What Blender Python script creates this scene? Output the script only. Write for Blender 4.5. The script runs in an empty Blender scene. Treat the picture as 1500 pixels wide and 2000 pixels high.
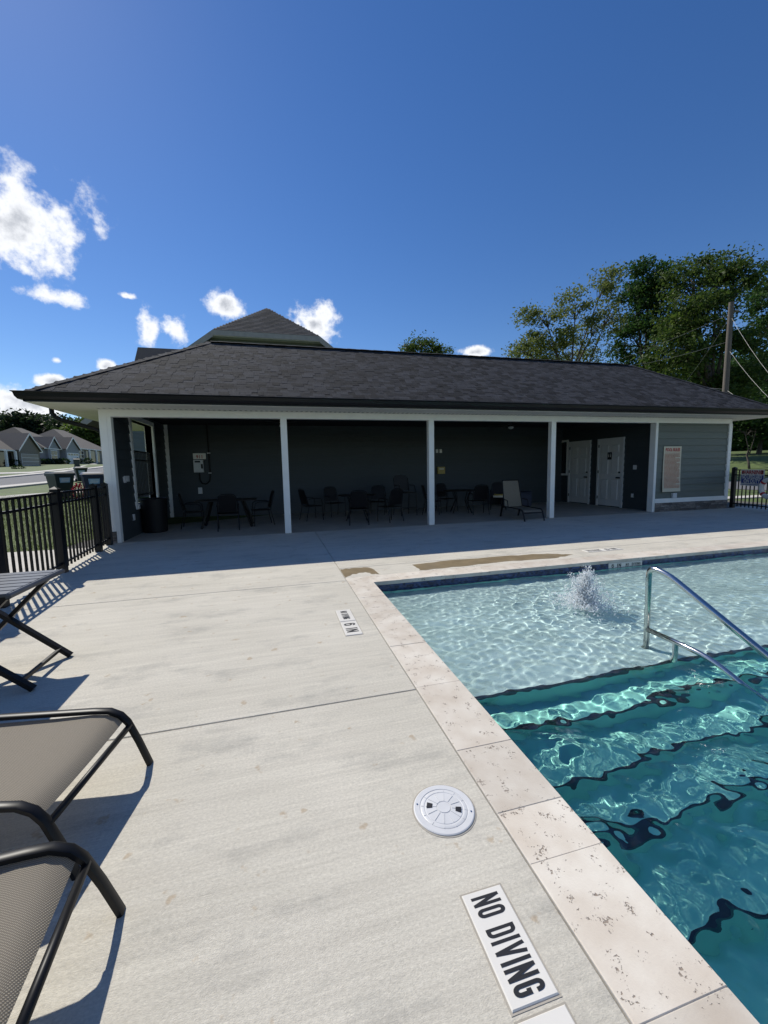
import bpy, bmesh, math, random
import numpy as np
from mathutils import Vector, Matrix
sc = bpy.context.scene
COL = sc.collection
R = math.radians
random.seed(7)

# ------------------------------------------------------------------ camera
H, FPX, PITCH, YAW, ROLL = 1.48, 794.07, .1075, .2569, -.0197
FW = Vector((math.sin(YAW)*math.cos(PITCH), math.cos(YAW)*math.cos(PITCH), -math.sin(PITCH)))
_r = Vector((math.cos(YAW), -math.sin(YAW), 0)); _u = _r.cross(FW)
RT = math.cos(ROLL)*_r + math.sin(ROLL)*_u
UP = -math.sin(ROLL)*_r + math.cos(ROLL)*_u
EYE = Vector((0, 0, H))
cam = bpy.data.cameras.new('camera'); cam.sensor_fit = 'VERTICAL'; cam.sensor_height = 36
cam.lens = FPX/2000*36; cam.clip_start = .05; cam.clip_end = 3000
co = bpy.data.objects.new('camera', cam); COL.objects.link(co)
M = Matrix((RT, UP, -FW)).transposed().to_4x4(); M.translation = EYE; co.matrix_world = M
sc.camera = co

def ray(x, y): return ((x-750)/FPX*RT - (y-1000)/FPX*UP + FW)
def on_axis(x, y, ax, v):
    d = ray(x, y); return EYE + d*((v-EYE[ax])/d[ax])
def on_z(x, y, z=0.): return on_axis(x, y, 2, z)
def on_y(x, y, v): return on_axis(x, y, 1, v)
def on_x(x, y, v): return on_axis(x, y, 0, v)
def on_plane(x, y, p, n):
    d = ray(x, y); return EYE + d*((Vector(p)-EYE).dot(Vector(n))/d.dot(Vector(n)))
def at_depth(x, y, dep): return EYE + ray(x, y)*dep
def azel(x, y):
    d = ray(x, y).normalized(); return math.atan2(d.x, d.y), math.asin(d.z)

# ------------------------------------------------------------------ sky, sun, exposure
SUN = Vector((-.483, .808, 1.)).normalized()
SUN_EL = math.asin(SUN.z); SUN_AZ = math.atan2(SUN.x, SUN.y)
world = bpy.data.worlds.new('World'); sc.world = world; world.use_nodes = True
wt = world.node_tree; N = wt.nodes; L = wt.links
bg = N['Background']; bg.inputs[1].default_value = .11
sky = N.new('ShaderNodeTexSky'); sky.sky_type = 'NISHITA'; sky.sun_disc = False
sky.sun_elevation = SUN_EL; sky.sun_rotation = SUN_AZ; sky.altitude = 300; sky.air_density = 1.0; sky.dust_density = .1; sky.ozone_density = 3.0
def wm(op, a, b=None, c=None, clamp=False):
    n = N.new('ShaderNodeMath'); n.operation = op; n.use_clamp = clamp
    for i, v in enumerate((a, b, c)):
        if v is None: continue
        if isinstance(v, (int, float)): n.inputs[i].default_value = v
        else: L.new(v, n.inputs[i])
    return n.outputs[0]
tc = N.new('ShaderNodeTexCoord'); sx = N.new('ShaderNodeSeparateXYZ'); L.new(tc.outputs['Generated'], sx.inputs[0])
AZ = wm('ARCTAN2', sx.outputs[0], sx.outputs[1]); EL = wm('ARCSINE', sx.outputs[2])
cloud = None
CL = [(40, 430, 165, 125), (100, 580, 80, 24), (288, 640, 26, 44), (348, 650, 36, 38), (437, 594, 40, 34), (610, 635, 62, 50),
      (205, 716, 24, 16), (105, 745, 50, 17), (60, 790, 110, 36), (925, 688, 40, 12), (20, 800, 60, 40), (248, 578, 22, 9), (110, 703, 16, 10)]
specs = []
for (x, y, rx, ry) in CL:
    a, e = azel(x, y); a2, _ = azel(x+rx, y); _, e2 = azel(x, y-ry); specs.append((a, e, abs(a2-a), abs(e2-e)))
rr = random.Random(5)
for k in range(40):      # unseen clouds carrying the sky on, more of them added to whiten the shade
    a = rr.uniform(1.35, 2*math.pi-1.1); specs.append((a if a < math.pi else a-2*math.pi, rr.uniform(.03, .5), rr.uniform(.05, .17), rr.uniform(.02, .07)))
for a, e, ra, re in specs:
    da = wm('DIVIDE', wm('SUBTRACT', AZ, a), ra); de = wm('DIVIDE', wm('SUBTRACT', EL, e), re)
    m = wm('SUBTRACT', 1., wm('SQRT', wm('ADD', wm('MULTIPLY', da, da), wm('MULTIPLY', de, de))))
    cloud = m if cloud is None else wm('MAXIMUM', cloud, m)
def wnoise(scale, detail, rough):
    n = N.new('ShaderNodeTexNoise'); n.inputs['Scale'].default_value = scale; n.inputs['Detail'].default_value = detail
    n.inputs['Roughness'].default_value = rough; L.new(tc.outputs['Generated'], n.inputs['Vector']); return n.outputs[0]
n1 = wnoise(13, 9, .62); n2 = wnoise(38, 6, .6)
fld = wm('ADD', cloud, wm('ADD', wm('MULTIPLY', wm('SUBTRACT', n1, .5), 2.6), wm('MULTIPLY', wm('SUBTRACT', n2, .5), 1.0)))
mr = N.new('ShaderNodeMapRange'); mr.interpolation_type = 'SMOOTHSTEP'; L.new(fld, mr.inputs[0]); mr.inputs[1].default_value = .02; mr.inputs[2].default_value = .62
lim = N.new('ShaderNodeMapRange'); lim.interpolation_type = 'SMOOTHSTEP'; L.new(cloud, lim.inputs[0]); lim.inputs[1].default_value = -.55; lim.inputs[2].default_value = .0
den = wm('MULTIPLY', mr.outputs[0], lim.outputs[0])
thick = N.new('ShaderNodeMapRange'); thick.interpolation_type = 'SMOOTHSTEP'; L.new(fld, thick.inputs[0]); thick.inputs[1].default_value = .55; thick.inputs[2].default_value = 1.35
ramp = N.new('ShaderNodeMix'); ramp.data_type = 'RGBA'; L.new(thick.outputs[0], ramp.inputs[0])
ramp.inputs[6].default_value = (9.2, 9.4, 9.8, 1); ramp.inputs[7].default_value = (4.4, 4.7, 5.3, 1)
mx = N.new('ShaderNodeMix'); mx.data_type = 'RGBA'; hsv = N.new('ShaderNodeHueSaturation'); hsv.inputs['Saturation'].default_value = 1.25; hsv.inputs['Hue'].default_value = .509; hsv.inputs['Value'].default_value = 1.0; L.new(sky.outputs[0], hsv.inputs['Color']); L.new(den, mx.inputs[0]); L.new(hsv.outputs[0], mx.inputs[6]); L.new(ramp.outputs[2], mx.inputs[7])
L.new(mx.outputs[2], bg.inputs[0])
sd = bpy.data.lights.new('sun', 'SUN'); sd.energy = 4.7; sd.angle = R(.53); sd.color = (1, .955, .86)
sd.cycles.is_caustics_light = True
so = bpy.data.objects.new('sun', sd); COL.objects.link(so); so.rotation_euler = (-SUN).to_track_quat('-Z', 'Y').to_euler(); so.location = (0, 0, 30)
sc.view_settings.view_transform = 'Standard'; sc.view_settings.look = 'None'; sc.view_settings.exposure = 0; sc.view_settings.gamma = 1
sc.cycles.use_denoising = True; sc.cycles.max_bounces = 10; sc.cycles.diffuse_bounces = 3; sc.cycles.transparent_max_bounces = 12

# ------------------------------------------------------------------ materials
def nodes_of(name):
    m = bpy.data.materials.new(name); m.use_nodes = True; t = m.node_tree; return m, t, t.nodes['Principled BSDF']
def mat(name, col, rough=.6, metal=0., var=.12, scale=6., bump=0., bscale=60., spec=.5, stretch=None, rand=0., detail=5.):
    """Base colour mottled by noise, fine relief, optional difference from piece to piece."""
    m, t, b = nodes_of(name); n = t.nodes; l = t.links
    c = n.new('ShaderNodeTexCoord'); v = c.outputs['Object']
    if stretch:
        mp = n.new('ShaderNodeMapping'); mp.inputs['Scale'].default_value = stretch; l.new(v, mp.inputs[0]); v = mp.outputs[0]
    nz = n.new('ShaderNodeTexNoise'); nz.inputs['Scale'].default_value = scale; nz.inputs['Detail'].default_value = detail; l.new(v, nz.inputs['Vector'])
    rp = n.new('ShaderNodeValToRGB'); rp.color_ramp.elements[0].position = .3; rp.color_ramp.elements[1].position = .72
    rp.color_ramp.elements[0].color = (*[max(0, x*(1-var)) for x in col], 1); rp.color_ramp.elements[1].color = (*[min(1, x*(1+var)) for x in col], 1)
    l.new(nz.outputs[0], rp.inputs[0]); out = rp.outputs[0]
    if rand:
        oi = n.new('ShaderNodeObjectInfo'); ge = n.new('ShaderNodeNewGeometry'); ad = n.new('ShaderNodeMath'); ad.operation = 'ADD'
        l.new(oi.outputs['Random'], ad.inputs[0]); l.new(ge.outputs['Random Per Island'], ad.inputs[1])
        fr = n.new('ShaderNodeMath'); fr.operation = 'FRACT'; l.new(ad.outputs[0], fr.inputs[0])
        mp2 = n.new('ShaderNodeMapRange'); l.new(fr.outputs[0], mp2.inputs[0]); mp2.inputs[3].default_value = 1-rand; mp2.inputs[4].default_value = 1+rand
        hs = n.new('ShaderNodeHueSaturation'); l.new(mp2.outputs[0], hs.inputs['Value']); l.new(out, hs.inputs['Color']); out = hs.outputs[0]
    l.new(out, b.inputs['Base Color']); b.inputs['Roughness'].default_value = rough; b.inputs['Metallic'].default_value = metal
    b.inputs['Specular IOR Level'].default_value = spec
    if bump:
        nb = n.new('ShaderNodeTexNoise'); nb.inputs['Scale'].default_value = bscale; nb.inputs['Detail'].default_value = 4; l.new(v, nb.inputs['Vector'])
        bp = n.new('ShaderNodeBump'); bp.inputs['Strength'].default_value = bump; bp.inputs['Distance'].default_value = .01
        l.new(nb.outputs[0], bp.inputs['Height']); l.new(bp.outputs[0], b.inputs['Normal'])
    return m
def concrete_mat():
    m, t, b = nodes_of('broomed_concrete'); n = t.nodes; l = t.links
    c = n.new('ShaderNodeNewGeometry'); P = c.outputs['Position']
    def nz(scale, det, st=None, rough=.5):
        v = P
        if st:
            mp = n.new('ShaderNodeMapping'); mp.inputs['Scale'].default_value = st; l.new(P, mp.inputs[0]); v = mp.outputs[0]
        x = n.new('ShaderNodeTexNoise'); x.inputs['Scale'].default_value = scale; x.inputs['Detail'].default_value = det; x.inputs['Roughness'].default_value = rough
        l.new(v, x.inputs['Vector']); return x.outputs[0]
    def ramp(src, p0, c0, p1, c1):
        x = n.new('ShaderNodeValToRGB'); e = x.color_ramp.elements; e[0].position = p0; e[1].position = p1; e[0].color = (*c0, 1); e[1].color = (*c1, 1); l.new(src, x.inputs[0]); return x.outputs[0]
    def mixc(f, a, bb, mode='MIX'):
        x = n.new('ShaderNodeMix'); x.data_type = 'RGBA'; x.blend_type = mode
        if isinstance(f, float): x.inputs[0].default_value = f
        else: l.new(f, x.inputs[0])
        l.new(a, x.inputs[6])
        if isinstance(bb, tuple): x.inputs[7].default_value = (*bb, 1)
        else: l.new(bb, x.inputs[7])
        return x.outputs[2]
    base = ramp(nz(.8, 5), .3, (.565, .53, .45), .7, (.65, .61, .525))
    streak = ramp(nz(3.2, 8, (.22, 4, 1), .7), .34, (.91, .905, .90), .68, (1.04, 1.04, 1.035))
    c1 = mixc(1., base, streak, 'MULTIPLY')
    grime = ramp(nz(1.9, 9, (.8, 1.6, 1), .72), .52, (0, 0, 0), .70, (.72, .72, .72)); c2 = mixc(grime, c1, (.36, .345, .305))
    stain = ramp(nz(8.5, 3, (1, 1.1, 1), .5), .665, (0, 0, 0), .71, (.6, .6, .6)); c3 = mixc(stain, c2, (.42, .32, .21))
    grain = ramp(nz(120, 5, (.6, 1, 1), .7), .3, (.80, .80, .80), .7, (1.12, 1.12, 1.12)); broom = ramp(nz(70, 3, (.03, 1, 1), .6), .35, (.94, .94, .94), .65, (1.03, 1.03, 1.03)); c3 = mixc(1., c3, broom, 'MULTIPLY'); c4 = mixc(1., c3, grain, 'MULTIPLY')
    l.new(c4, b.inputs['Base Color']); b.inputs['Roughness'].default_value = .9; b.inputs['Specular IOR Level'].default_value = .25
    bp = n.new('ShaderNodeBump'); bp.inputs['Strength'].default_value = .5; bp.inputs['Distance'].default_value = .006
    h1 = nz(230, 5, (.7, 1.1, 1), .65); l.new(h1, bp.inputs['Height']); l.new(bp.outputs[0], b.inputs['Normal'])
    return m
def travertine_mat():
    m, t, b = nodes_of('travertine'); n = t.nodes; l = t.links
    c = n.new('ShaderNodeNewGeometry'); P = c.outputs['Position']
    oi = n.new('ShaderNodeObjectInfo'); 
    a = n.new('ShaderNodeTexNoise'); a.inputs['Scale'].default_value = 5; a.inputs['Detail'].default_value = 6; l.new(P, a.inputs['Vector'])
    r1 = n.new('ShaderNodeValToRGB'); r1.color_ramp.elements[0].position = .3; r1.color_ramp.elements[1].position = .7
    r1.color_ramp.elements[0].color = (.56, .485, .395, 1); r1.color_ramp.elements[1].color = (.71, .655, .565, 1); l.new(a.outputs[0], r1.inputs[0])
    hv = n.new('ShaderNodeMapRange'); l.new(oi.outputs['Random'], hv.inputs[0]); hv.inputs[3].default_value = .88; hv.inputs[4].default_value = 1.1
    hs = n.new('ShaderNodeHueSaturation'); l.new(hv.outputs[0], hs.inputs['Value']); l.new(r1.outputs[0], hs.inputs['Color'])
    p1 = n.new('ShaderNodeTexNoise'); p1.inputs['Scale'].default_value = 120; p1.inputs['Detail'].default_value = 3; p1.inputs['Roughness'].default_value = .6; l.new(P, p1.inputs['Vector'])
    p2 = n.new('ShaderNodeTexNoise'); p2.inputs['Scale'].default_value = 16; p2.inputs['Detail'].default_value = 3; l.new(P, p2.inputs['Vector'])
    sm = n.new('ShaderNodeMath'); sm.operation = 'MULTIPLY'; l.new(p1.outputs[0], sm.inputs[0]); l.new(p2.outputs[0], sm.inputs[1])
    pr = n.new('ShaderNodeMapRange'); l.new(sm.outputs[0], pr.inputs[0]); pr.inputs[1].default_value = .36; pr.inputs[2].default_value = .40
    mix = n.new('ShaderNodeMix'); mix.data_type = 'RGBA'; l.new(pr.outputs[0], mix.inputs[0]); l.new(hs.outputs[0], mix.inputs[6]); mix.inputs[7].default_value = (.31, .245, .19, 1)
    l.new(mix.outputs[2], b.inputs['Base Color']); b.inputs['Roughness'].default_value = .6
    bp = n.new('ShaderNodeBump'); bp.invert = True; bp.inputs['Strength'].default_value = .8; bp.inputs['Distance'].default_value = .006; l.new(pr.outputs[0], bp.inputs['Height'])
    b2 = n.new('ShaderNodeBump'); b2.inputs['Strength'].default_value = .18; b2.inputs['Distance'].default_value = .004; l.new(p1.outputs[0], b2.inputs['Height']); l.new(bp.outputs[0], b2.inputs['Normal'])
    l.new(b2.outputs[0], b.inputs['Normal']); return m
def sling_mat():
    m, t, b = nodes_of('woven_sling'); n = t.nodes; l = t.links
    c = n.new('ShaderNodeTexCoord'); mp = n.new('ShaderNodeMapping'); mp.inputs['Rotation'].default_value = (0, 0, .5); l.new(c.outputs['Object'], mp.inputs[0])
    ws = []
    for d in ('X', 'Y'):
        w = n.new('ShaderNodeTexWave'); w.bands_direction = d; w.inputs['Scale'].default_value = 62; w.inputs['Distortion'].default_value = 1.5; w.inputs['Detail'].default_value = 1; l.new(mp.outputs[0], w.inputs[0]); ws.append(w.outputs['Fac'])
    mu = n.new('ShaderNodeMath'); mu.operation = 'MULTIPLY'; l.new(ws[0], mu.inputs[0]); l.new(ws[1], mu.inputs[1])
    rp = n.new('ShaderNodeValToRGB'); rp.color_ramp.elements[0].position = .12; rp.color_ramp.elements[0].color = (.20, .17, .128, 1); rp.color_ramp.elements[1].position = .5; rp.color_ramp.elements[1].color = (.47, .41, .32, 1)
    l.new(mu.outputs[0], rp.inputs[0]); l.new(rp.outputs[0], b.inputs['Base Color']); b.inputs['Roughness'].default_value = .75
    bp = n.new('ShaderNodeBump'); bp.inputs['Strength'].default_value = .5; bp.inputs['Distance'].default_value = .002; l.new(mu.outputs[0], bp.inputs['Height']); l.new(bp.outputs[0], b.inputs['Normal'])
    tr = n.new('ShaderNodeBsdfTranslucent'); tr.inputs[0].default_value = (.16, .14, .115, 1); ms = n.new('ShaderNodeMixShader'); ms.inputs[0].default_value = .3
    l.new(b.outputs[0], ms.inputs[1]); l.new(tr.outputs[0], ms.inputs[2]); l.new(ms.outputs[0], n['Material Output'].inputs[0]); return m
def leaf_mat(name, c1, c2):
    m, t, b = nodes_of(name); n = t.nodes; l = t.links
    g = n.new('ShaderNodeNewGeometry'); rp = n.new('ShaderNodeValToRGB'); rp.color_ramp.elements[0].color = (*c1, 1); rp.color_ramp.elements[1].color = (*c2, 1)
    l.new(g.outputs['Random Per Island'], rp.inputs[0]); l.new(rp.outputs[0], b.inputs['Base Color']); b.inputs['Roughness'].default_value = .6; b.inputs['Specular IOR Level'].default_value = .3
    tr = n.new('ShaderNodeBsdfTranslucent'); l.new(rp.outputs[0], tr.inputs[0]); ms = n.new('ShaderNodeMixShader'); ms.inputs[0].default_value = .48
    l.new(b.outputs[0], ms.inputs[1]); l.new(tr.outputs[0], ms.inputs[2]); l.new(ms.outputs[0], n['Material Output'].inputs[0]); return m

CONC = concrete_mat(); TRAV = travertine_mat(); SLING = sling_mat()
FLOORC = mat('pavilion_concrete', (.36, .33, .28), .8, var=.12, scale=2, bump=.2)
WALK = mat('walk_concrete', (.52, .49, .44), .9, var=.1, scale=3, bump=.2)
BASE = mat('gravel_base', (.10, .095, .085), .95, scale=30)
GRASS = mat('lawn', (.085, .12, .03), .9, var=.35, scale=2.2, bump=.6, bscale=40)
ASPH = mat('asphalt', (.13, .13, .135), .9, var=.12, scale=20, bump=.2)
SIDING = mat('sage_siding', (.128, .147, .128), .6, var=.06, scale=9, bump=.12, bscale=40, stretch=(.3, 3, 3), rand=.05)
SIDING_IN = mat('shaded_siding', (.042, .052, .058), .6, var=.08, scale=9, bump=.12, bscale=40, stretch=(.3, 3, 3), rand=.08)  # copy of the outer siding with the pavilion's shade put into its colour
WHITE = mat('white_trim', (.80, .80, .77), .5, var=.03, scale=5)
SOFFIT = mat('soffit_panel', (.74, .72, .66), .6, var=.03)
GUTTER = mat('dark_bronze_gutter', (.010, .010, .012), .35, var=.1, spec=.25)
SHING = mat('asphalt_shingle', (.034, .035, .041), .92, var=.3, scale=40, bump=.5, bscale=220, rand=.55, spec=.2)
SHING2 = mat('grey_brown_shingle', (.095, .085, .08), .9, var=.3, scale=30, bump=.4, bscale=120, rand=.3)
STONE = mat('stone_veneer', (.17, .15, .135), .85, var=.35, scale=14, bump=.5, bscale=50, rand=.4)
BLACK = mat('black_powder_coat', (.008, .008, .009), .42, var=.1, spec=.25)
BLACKP = mat('black_plastic', (.008, .008, .009), .55, var=.15, spec=.25)
TABLE = mat('slate_grey_metal', (.05, .055, .065), .35, var=.06)
STEEL = mat('stainless_steel', (.62, .60, .57), .16, 1., var=.04)
PVC = mat('grey_white_plastic', (.62, .62, .62), .4, var=.05, scale=12)
TILEW = mat('white_ceramic_tile', (.72, .69, .63), .35, var=.03)
INK = mat('black_ink', (.012, .012, .014), .5, var=.05)
RED = mat('red_ink', (.45, .03, .03), .5, var=.05)
BLUE = mat('blue_ink', (.02, .035, .22), .5, var=.05)
CREAM = mat('cream_sign', (.62, .56, .42), .6, var=.05)
DOORW = mat('white_door_paint', (.62, .62, .61), .45, var=.03)
GLASSD = mat('dark_window_glass', (.015, .018, .02), .08, spec=.8)
YELLOW = mat('yellow_box', (.42, .31, .08), .5)
BLUEB = mat('blue_plastic', (.022, .03, .06), .5)
GROUT = mat('dark_grout', (.09, .11, .14), .8)
MOSAIC = mat('blue_mosaic', (.03, .055, .14), .12, var=.3, scale=8, rand=.6)
PLASTER = mat('deep_tint_plaster', (.36, .82, .70), .7, var=.08, scale=3)  # light absorbed by the deeper water is put into this plaster's colour
SHELFP = mat('shallow_tint_plaster', (.50, .63, .625), .7, var=.05, scale=3)  # same plaster, coloured paler because shallow water absorbs little light
DARKT = mat('charcoal_step_tile', (.022, .024, .03), .3, var=.3, scale=20)
WETC = mat('wet_concrete', (.265, .205, .125), .32, var=.18, scale=5, bump=.15)
WOODP = mat('weathered_pole_wood', (.13, .11, .092), .9, var=.25, scale=4, stretch=(6, 6, .4), bump=.4)
CABLE = mat('steel_cable', (.16, .16, .155), .5, .3)
BARK = mat('bark', (.075, .06, .048), .95, var=.3, scale=6, bump=.5, bscale=20)
LEAFD = leaf_mat('dark_oak_leaf', (.014, .045, .011), (.055, .115, .022))
LEAFM = leaf_mat('mid_green_leaf', (.028, .066, .012), (.105, .15, .028))
LEAFY = leaf_mat('pale_spring_leaf', (.075, .115, .028), (.20, .225, .065))
LEAFP = leaf_mat('pine_needle', (.01, .022, .010), (.03, .05, .018))
SHRUBL = leaf_mat('shrub_leaf', (.012, .03, .01), (.035, .06, .018))
FLOWER = leaf_mat('red_flower', (.12, .008, .02), (.30, .02, .045))
CARTG = mat('dark_green_plastic', (.014, .03, .028), .5, var=.1)
LOGO = mat('pale_blue_decal', (.32, .48, .60), .5)
TAN = mat('tan_siding', (.19, .165, .135), .7, rand=.05); GREYS = mat('pale_grey_siding', (.27, .28, .29), .7, rand=.05); GREYD = mat('grey_stone_front', (.22, .21, .19), .8, var=.3, scale=3)
CARP = mat('silver_car_paint', (.45, .46, .48), .25, .5); RUBBER = mat('rubber', (.012, .012, .012), .8)
FROTH = mat('froth_droplet', (.85, .89, .92), .15, var=.02)

# ------------------------------------------------------------------ building blocks
def thing(name, label, cat, loc=(0, 0, 0), rotz=0., group=None, kind=None):
    o = bpy.data.objects.new(name, None); o.empty_display_size = .2; COL.objects.link(o); o.location = loc; o.rotation_euler = (0, 0, rotz)
    if kind: o['kind'] = kind
    if label: o['label'] = label
    if cat: o['category'] = cat
    if group: o['group'] = group
    return o
def tag(o, label=None, cat=None, group=None, kind=None):
    for k, v in (('label', label), ('category', cat), ('group', group), ('kind', kind)):
        if v: o[k] = v
    return o
def root_matrix(p):
    while p.parent: p = p.parent
    return Matrix.LocRotScale(p.location, p.rotation_euler, p.scale)
class MB:
    def __init__(s): s.v = []; s.f = []
    def add(s, v, f):
        o = len(s.v); s.v += [tuple(x) for x in v]; s.f += [tuple(i+o for i in q) for q in f]; return s
    def box(s, lo, hi):
        (a, b, c), (d, e, f) = lo, hi
        return s.add([(a, b, c), (d, b, c), (d, e, c), (a, e, c), (a, b, f), (d, b, f), (d, e, f), (a, e, f)],
                     [(3, 2, 1, 0), (4, 5, 6, 7), (0, 1, 5, 4), (1, 2, 6, 5), (2, 3, 7, 6), (3, 0, 4, 7)])
    def bev(s, lo, hi, b=.01):
        """box with chamfered top edges"""
        (a, c, e), (d, f, g) = lo, hi
        v = [(a, c, e), (d, c, e), (d, f, e), (a, f, e), (a, c, g-b), (d, c, g-b), (d, f, g-b), (a, f, g-b), (a+b, c+b, g), (d-b, c+b, g), (d-b, f-b, g), (a+b, f-b, g)]
        q = [(3, 2, 1, 0), (8, 9, 10, 11)]
        for i in range(4):
            j = (i+1) % 4; q += [(i, j, 4+j, 4+i), (4+i, 4+j, 8+j, 8+i)]
        return s.add(v, q)
    def bar(s, p, q, w, h=None, up=(0, 0, 1)):
        """straight bar of section w x h from p to q"""
        p, q = Vector(p), Vector(q); h = h or w; d = (q-p).normalized(); u = Vector(up)
        if abs(d.dot(u)) > .98: u = Vector((0, 1, 0))
        x = d.cross(u).normalized(); y = x.cross(d)
        v = [e + x*a*w/2 + y*b*h/2 for e in (p, q) for a, b in ((-1, -1), (1, -1), (1, 1), (-1, 1))]
        return s.add(v, [(3, 2, 1, 0), (4, 5, 6, 7)] + [(i, (i+1) % 4, 4+(i+1) % 4, 4+i) for i in range(4)])
    def tube(s, pts, r, n=8, cap=True, sx=1.):
        pts = [Vector(p) for p in pts]; rs = r if isinstance(r, (list, tuple)) else [r]*len(pts); ring = []; pu = None; v = []
        for i, p in enumerate(pts):
            d = (pts[min(i+1, len(pts)-1)]-pts[max(i-1, 0)]).normalized()
            if pu is None:
                pu = Vector((0, 0, 1)) if abs(d.z) < .9 else Vector((0, 1, 0))
            x = d.cross(pu).normalized(); pu = x.cross(d).normalized()
            v += [p + (x*math.cos(2*math.pi*k/n)*sx + pu*math.sin(2*math.pi*k/n))*rs[i] for k in range(n)]
        f = [(i*n+k, i*n+(k+1) % n, (i+1)*n+(k+1) % n, (i+1)*n+k) for i in range(len(pts)-1) for k in range(n)]
        if cap: f += [tuple(range(n-1, -1, -1)), tuple((len(pts)-1)*n+k for k in range(n))]
        return s.add(v, f)
    def lathe(s, c, prof, n=24):
        c = Vector(c); v = []
        for r, z in prof: v += [c + Vector((r*math.cos(2*math.pi*k/n), r*math.sin(2*math.pi*k/n), z)) for k in range(n)]
        f = [(i*n+k, i*n+(k+1) % n, (i+1)*n+(k+1) % n, (i+1)*n+k) for i in range(len(prof)-1) for k in range(n)]
        f += [tuple(range(n-1, -1, -1)), tuple((len(prof)-1)*n+k for k in range(n))]
        return s.add(v, f)
    def prism(s, poly, vec):
        n = len(poly); vec = Vector(vec); a = [Vector(p) for p in poly]
        return s.add(a+[p+vec for p in a], [tuple(range(n-1, -1, -1)), tuple(range(n, 2*n))]+[(i, (i+1) % n, n+(i+1) % n, n+i) for i in range(n)])
    def build(s, name, m, parent=None, smooth=False, world=False, kind=None):
        v = s.v
        if parent is not None and world:
            inv = root_matrix(parent).inverted(); v = [inv @ Vector(p) for p in v]
        me = bpy.data.meshes.new(name); me.from_pydata([tuple(p) for p in v], [], s.f); me.validate(); me.materials.append(m)
        if smooth:
            for p in me.polygons: p.use_smooth = True
            if smooth is not True: me.set_sharp_from_angle(angle=R(smooth))
        o = bpy.data.objects.new(name, me); COL.objects.link(o); o.parent = parent
        if kind: o['kind'] = kind
        return o
def put(name, src, parent, loc=None, rot=None, scale=None):
    """another piece that shares the mesh of src"""
    o = bpy.data.objects.new(name, src.data if hasattr(src, 'data') else src); COL.objects.link(o); o.parent = parent
    if loc is not None: o.location = loc
    if rot is not None: o.rotation_euler = rot
    if scale is not None: o.scale = scale
    return o
def copy_tree(o, parent=None):
    c = o.copy(); COL.objects.link(c); c.parent = parent
    for ch in [x for x in bpy.data.objects if x.parent == o]: copy_tree(ch, c)
    return c
def letters(name, txt, size, m, parent, mw, sxx=1., bold=.0):
    """flat print; mw: world matrix of the print's frame (x along the line, y up the letter)"""
    cu = bpy.data.curves.new(name, 'FONT'); cu.body = txt; cu.size = size; cu.align_x = 'CENTER'; cu.align_y = 'CENTER'; cu.offset = bold; cu.extrude = .0006; cu.resolution_u = 3
    t = bpy.data.objects.new('tmp', cu); COL.objects.link(t)
    dg = bpy.context.evaluated_depsgraph_get(); me = bpy.data.meshes.new_from_object(t.evaluated_get(dg)); bpy.data.objects.remove(t)
    X = root_matrix(parent).inverted() @ mw @ Matrix.Diagonal((sxx, 1, 1, 1)); me.transform(X)
    me.materials.clear(); me.materials.append(m); o = bpy.data.objects.new(name, me); COL.objects.link(o); o.parent = parent; return o
def strokes(ch, t=.17, w=.46):
    h = t/2
    def corner(cx, cy, r, a0, a1): return [(cx+r*math.cos(R(a0+(a1-a0)*k/5)), cy+r*math.sin(R(a0+(a1-a0)*k/5))) for k in range(6)]
    r = w/2-h; L0, R0, T0, B0 = h, w-h, 1-h, h
    top = corner(w/2, T0-r, r, 0, 90)+corner(w/2, T0-r, r, 90, 180); bot = corner(w/2, B0+r, r, 180, 270)+corner(w/2, B0+r, r, 270, 360)
    if ch == 'O': return [(top+bot, True)], w
    if ch == 'I': return [([(h, 0), (h, 1)], False)], t
    if ch == 'D': return [([(L0, B0), (w/2-.02, B0)]+corner(w/2, B0+r, r, 270, 360)+corner(w/2, T0-r, r, 0, 90)+[(w/2-.02, T0), (L0, T0)], True)], w
    if ch == 'N': return [([(h, 0), (h, 1)], False), ([(w+.06-h, 0), (w+.06-h, 1)], False), ([(h*.9, .98), (w+.06-h*.9, .02)], False)], w+.06
    if ch == 'V': return [([(h*.8, 1), (w/2+.02, .0)], False), ([(w+.04-h*.8, 1), (w/2+.02, .0)], False)], w+.04
    if ch == 'G': return [([(R0, .70)]+top+bot+[(R0, .47), (w*.5, .47)], False)], w
    if ch == '6': return [([(R0, .74)]+top+bot+corner(w/2, .62-r, r, 0, 90)+corner(w/2, .62-r, r, 90, 150), False)], w
    return [], .26
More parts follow.
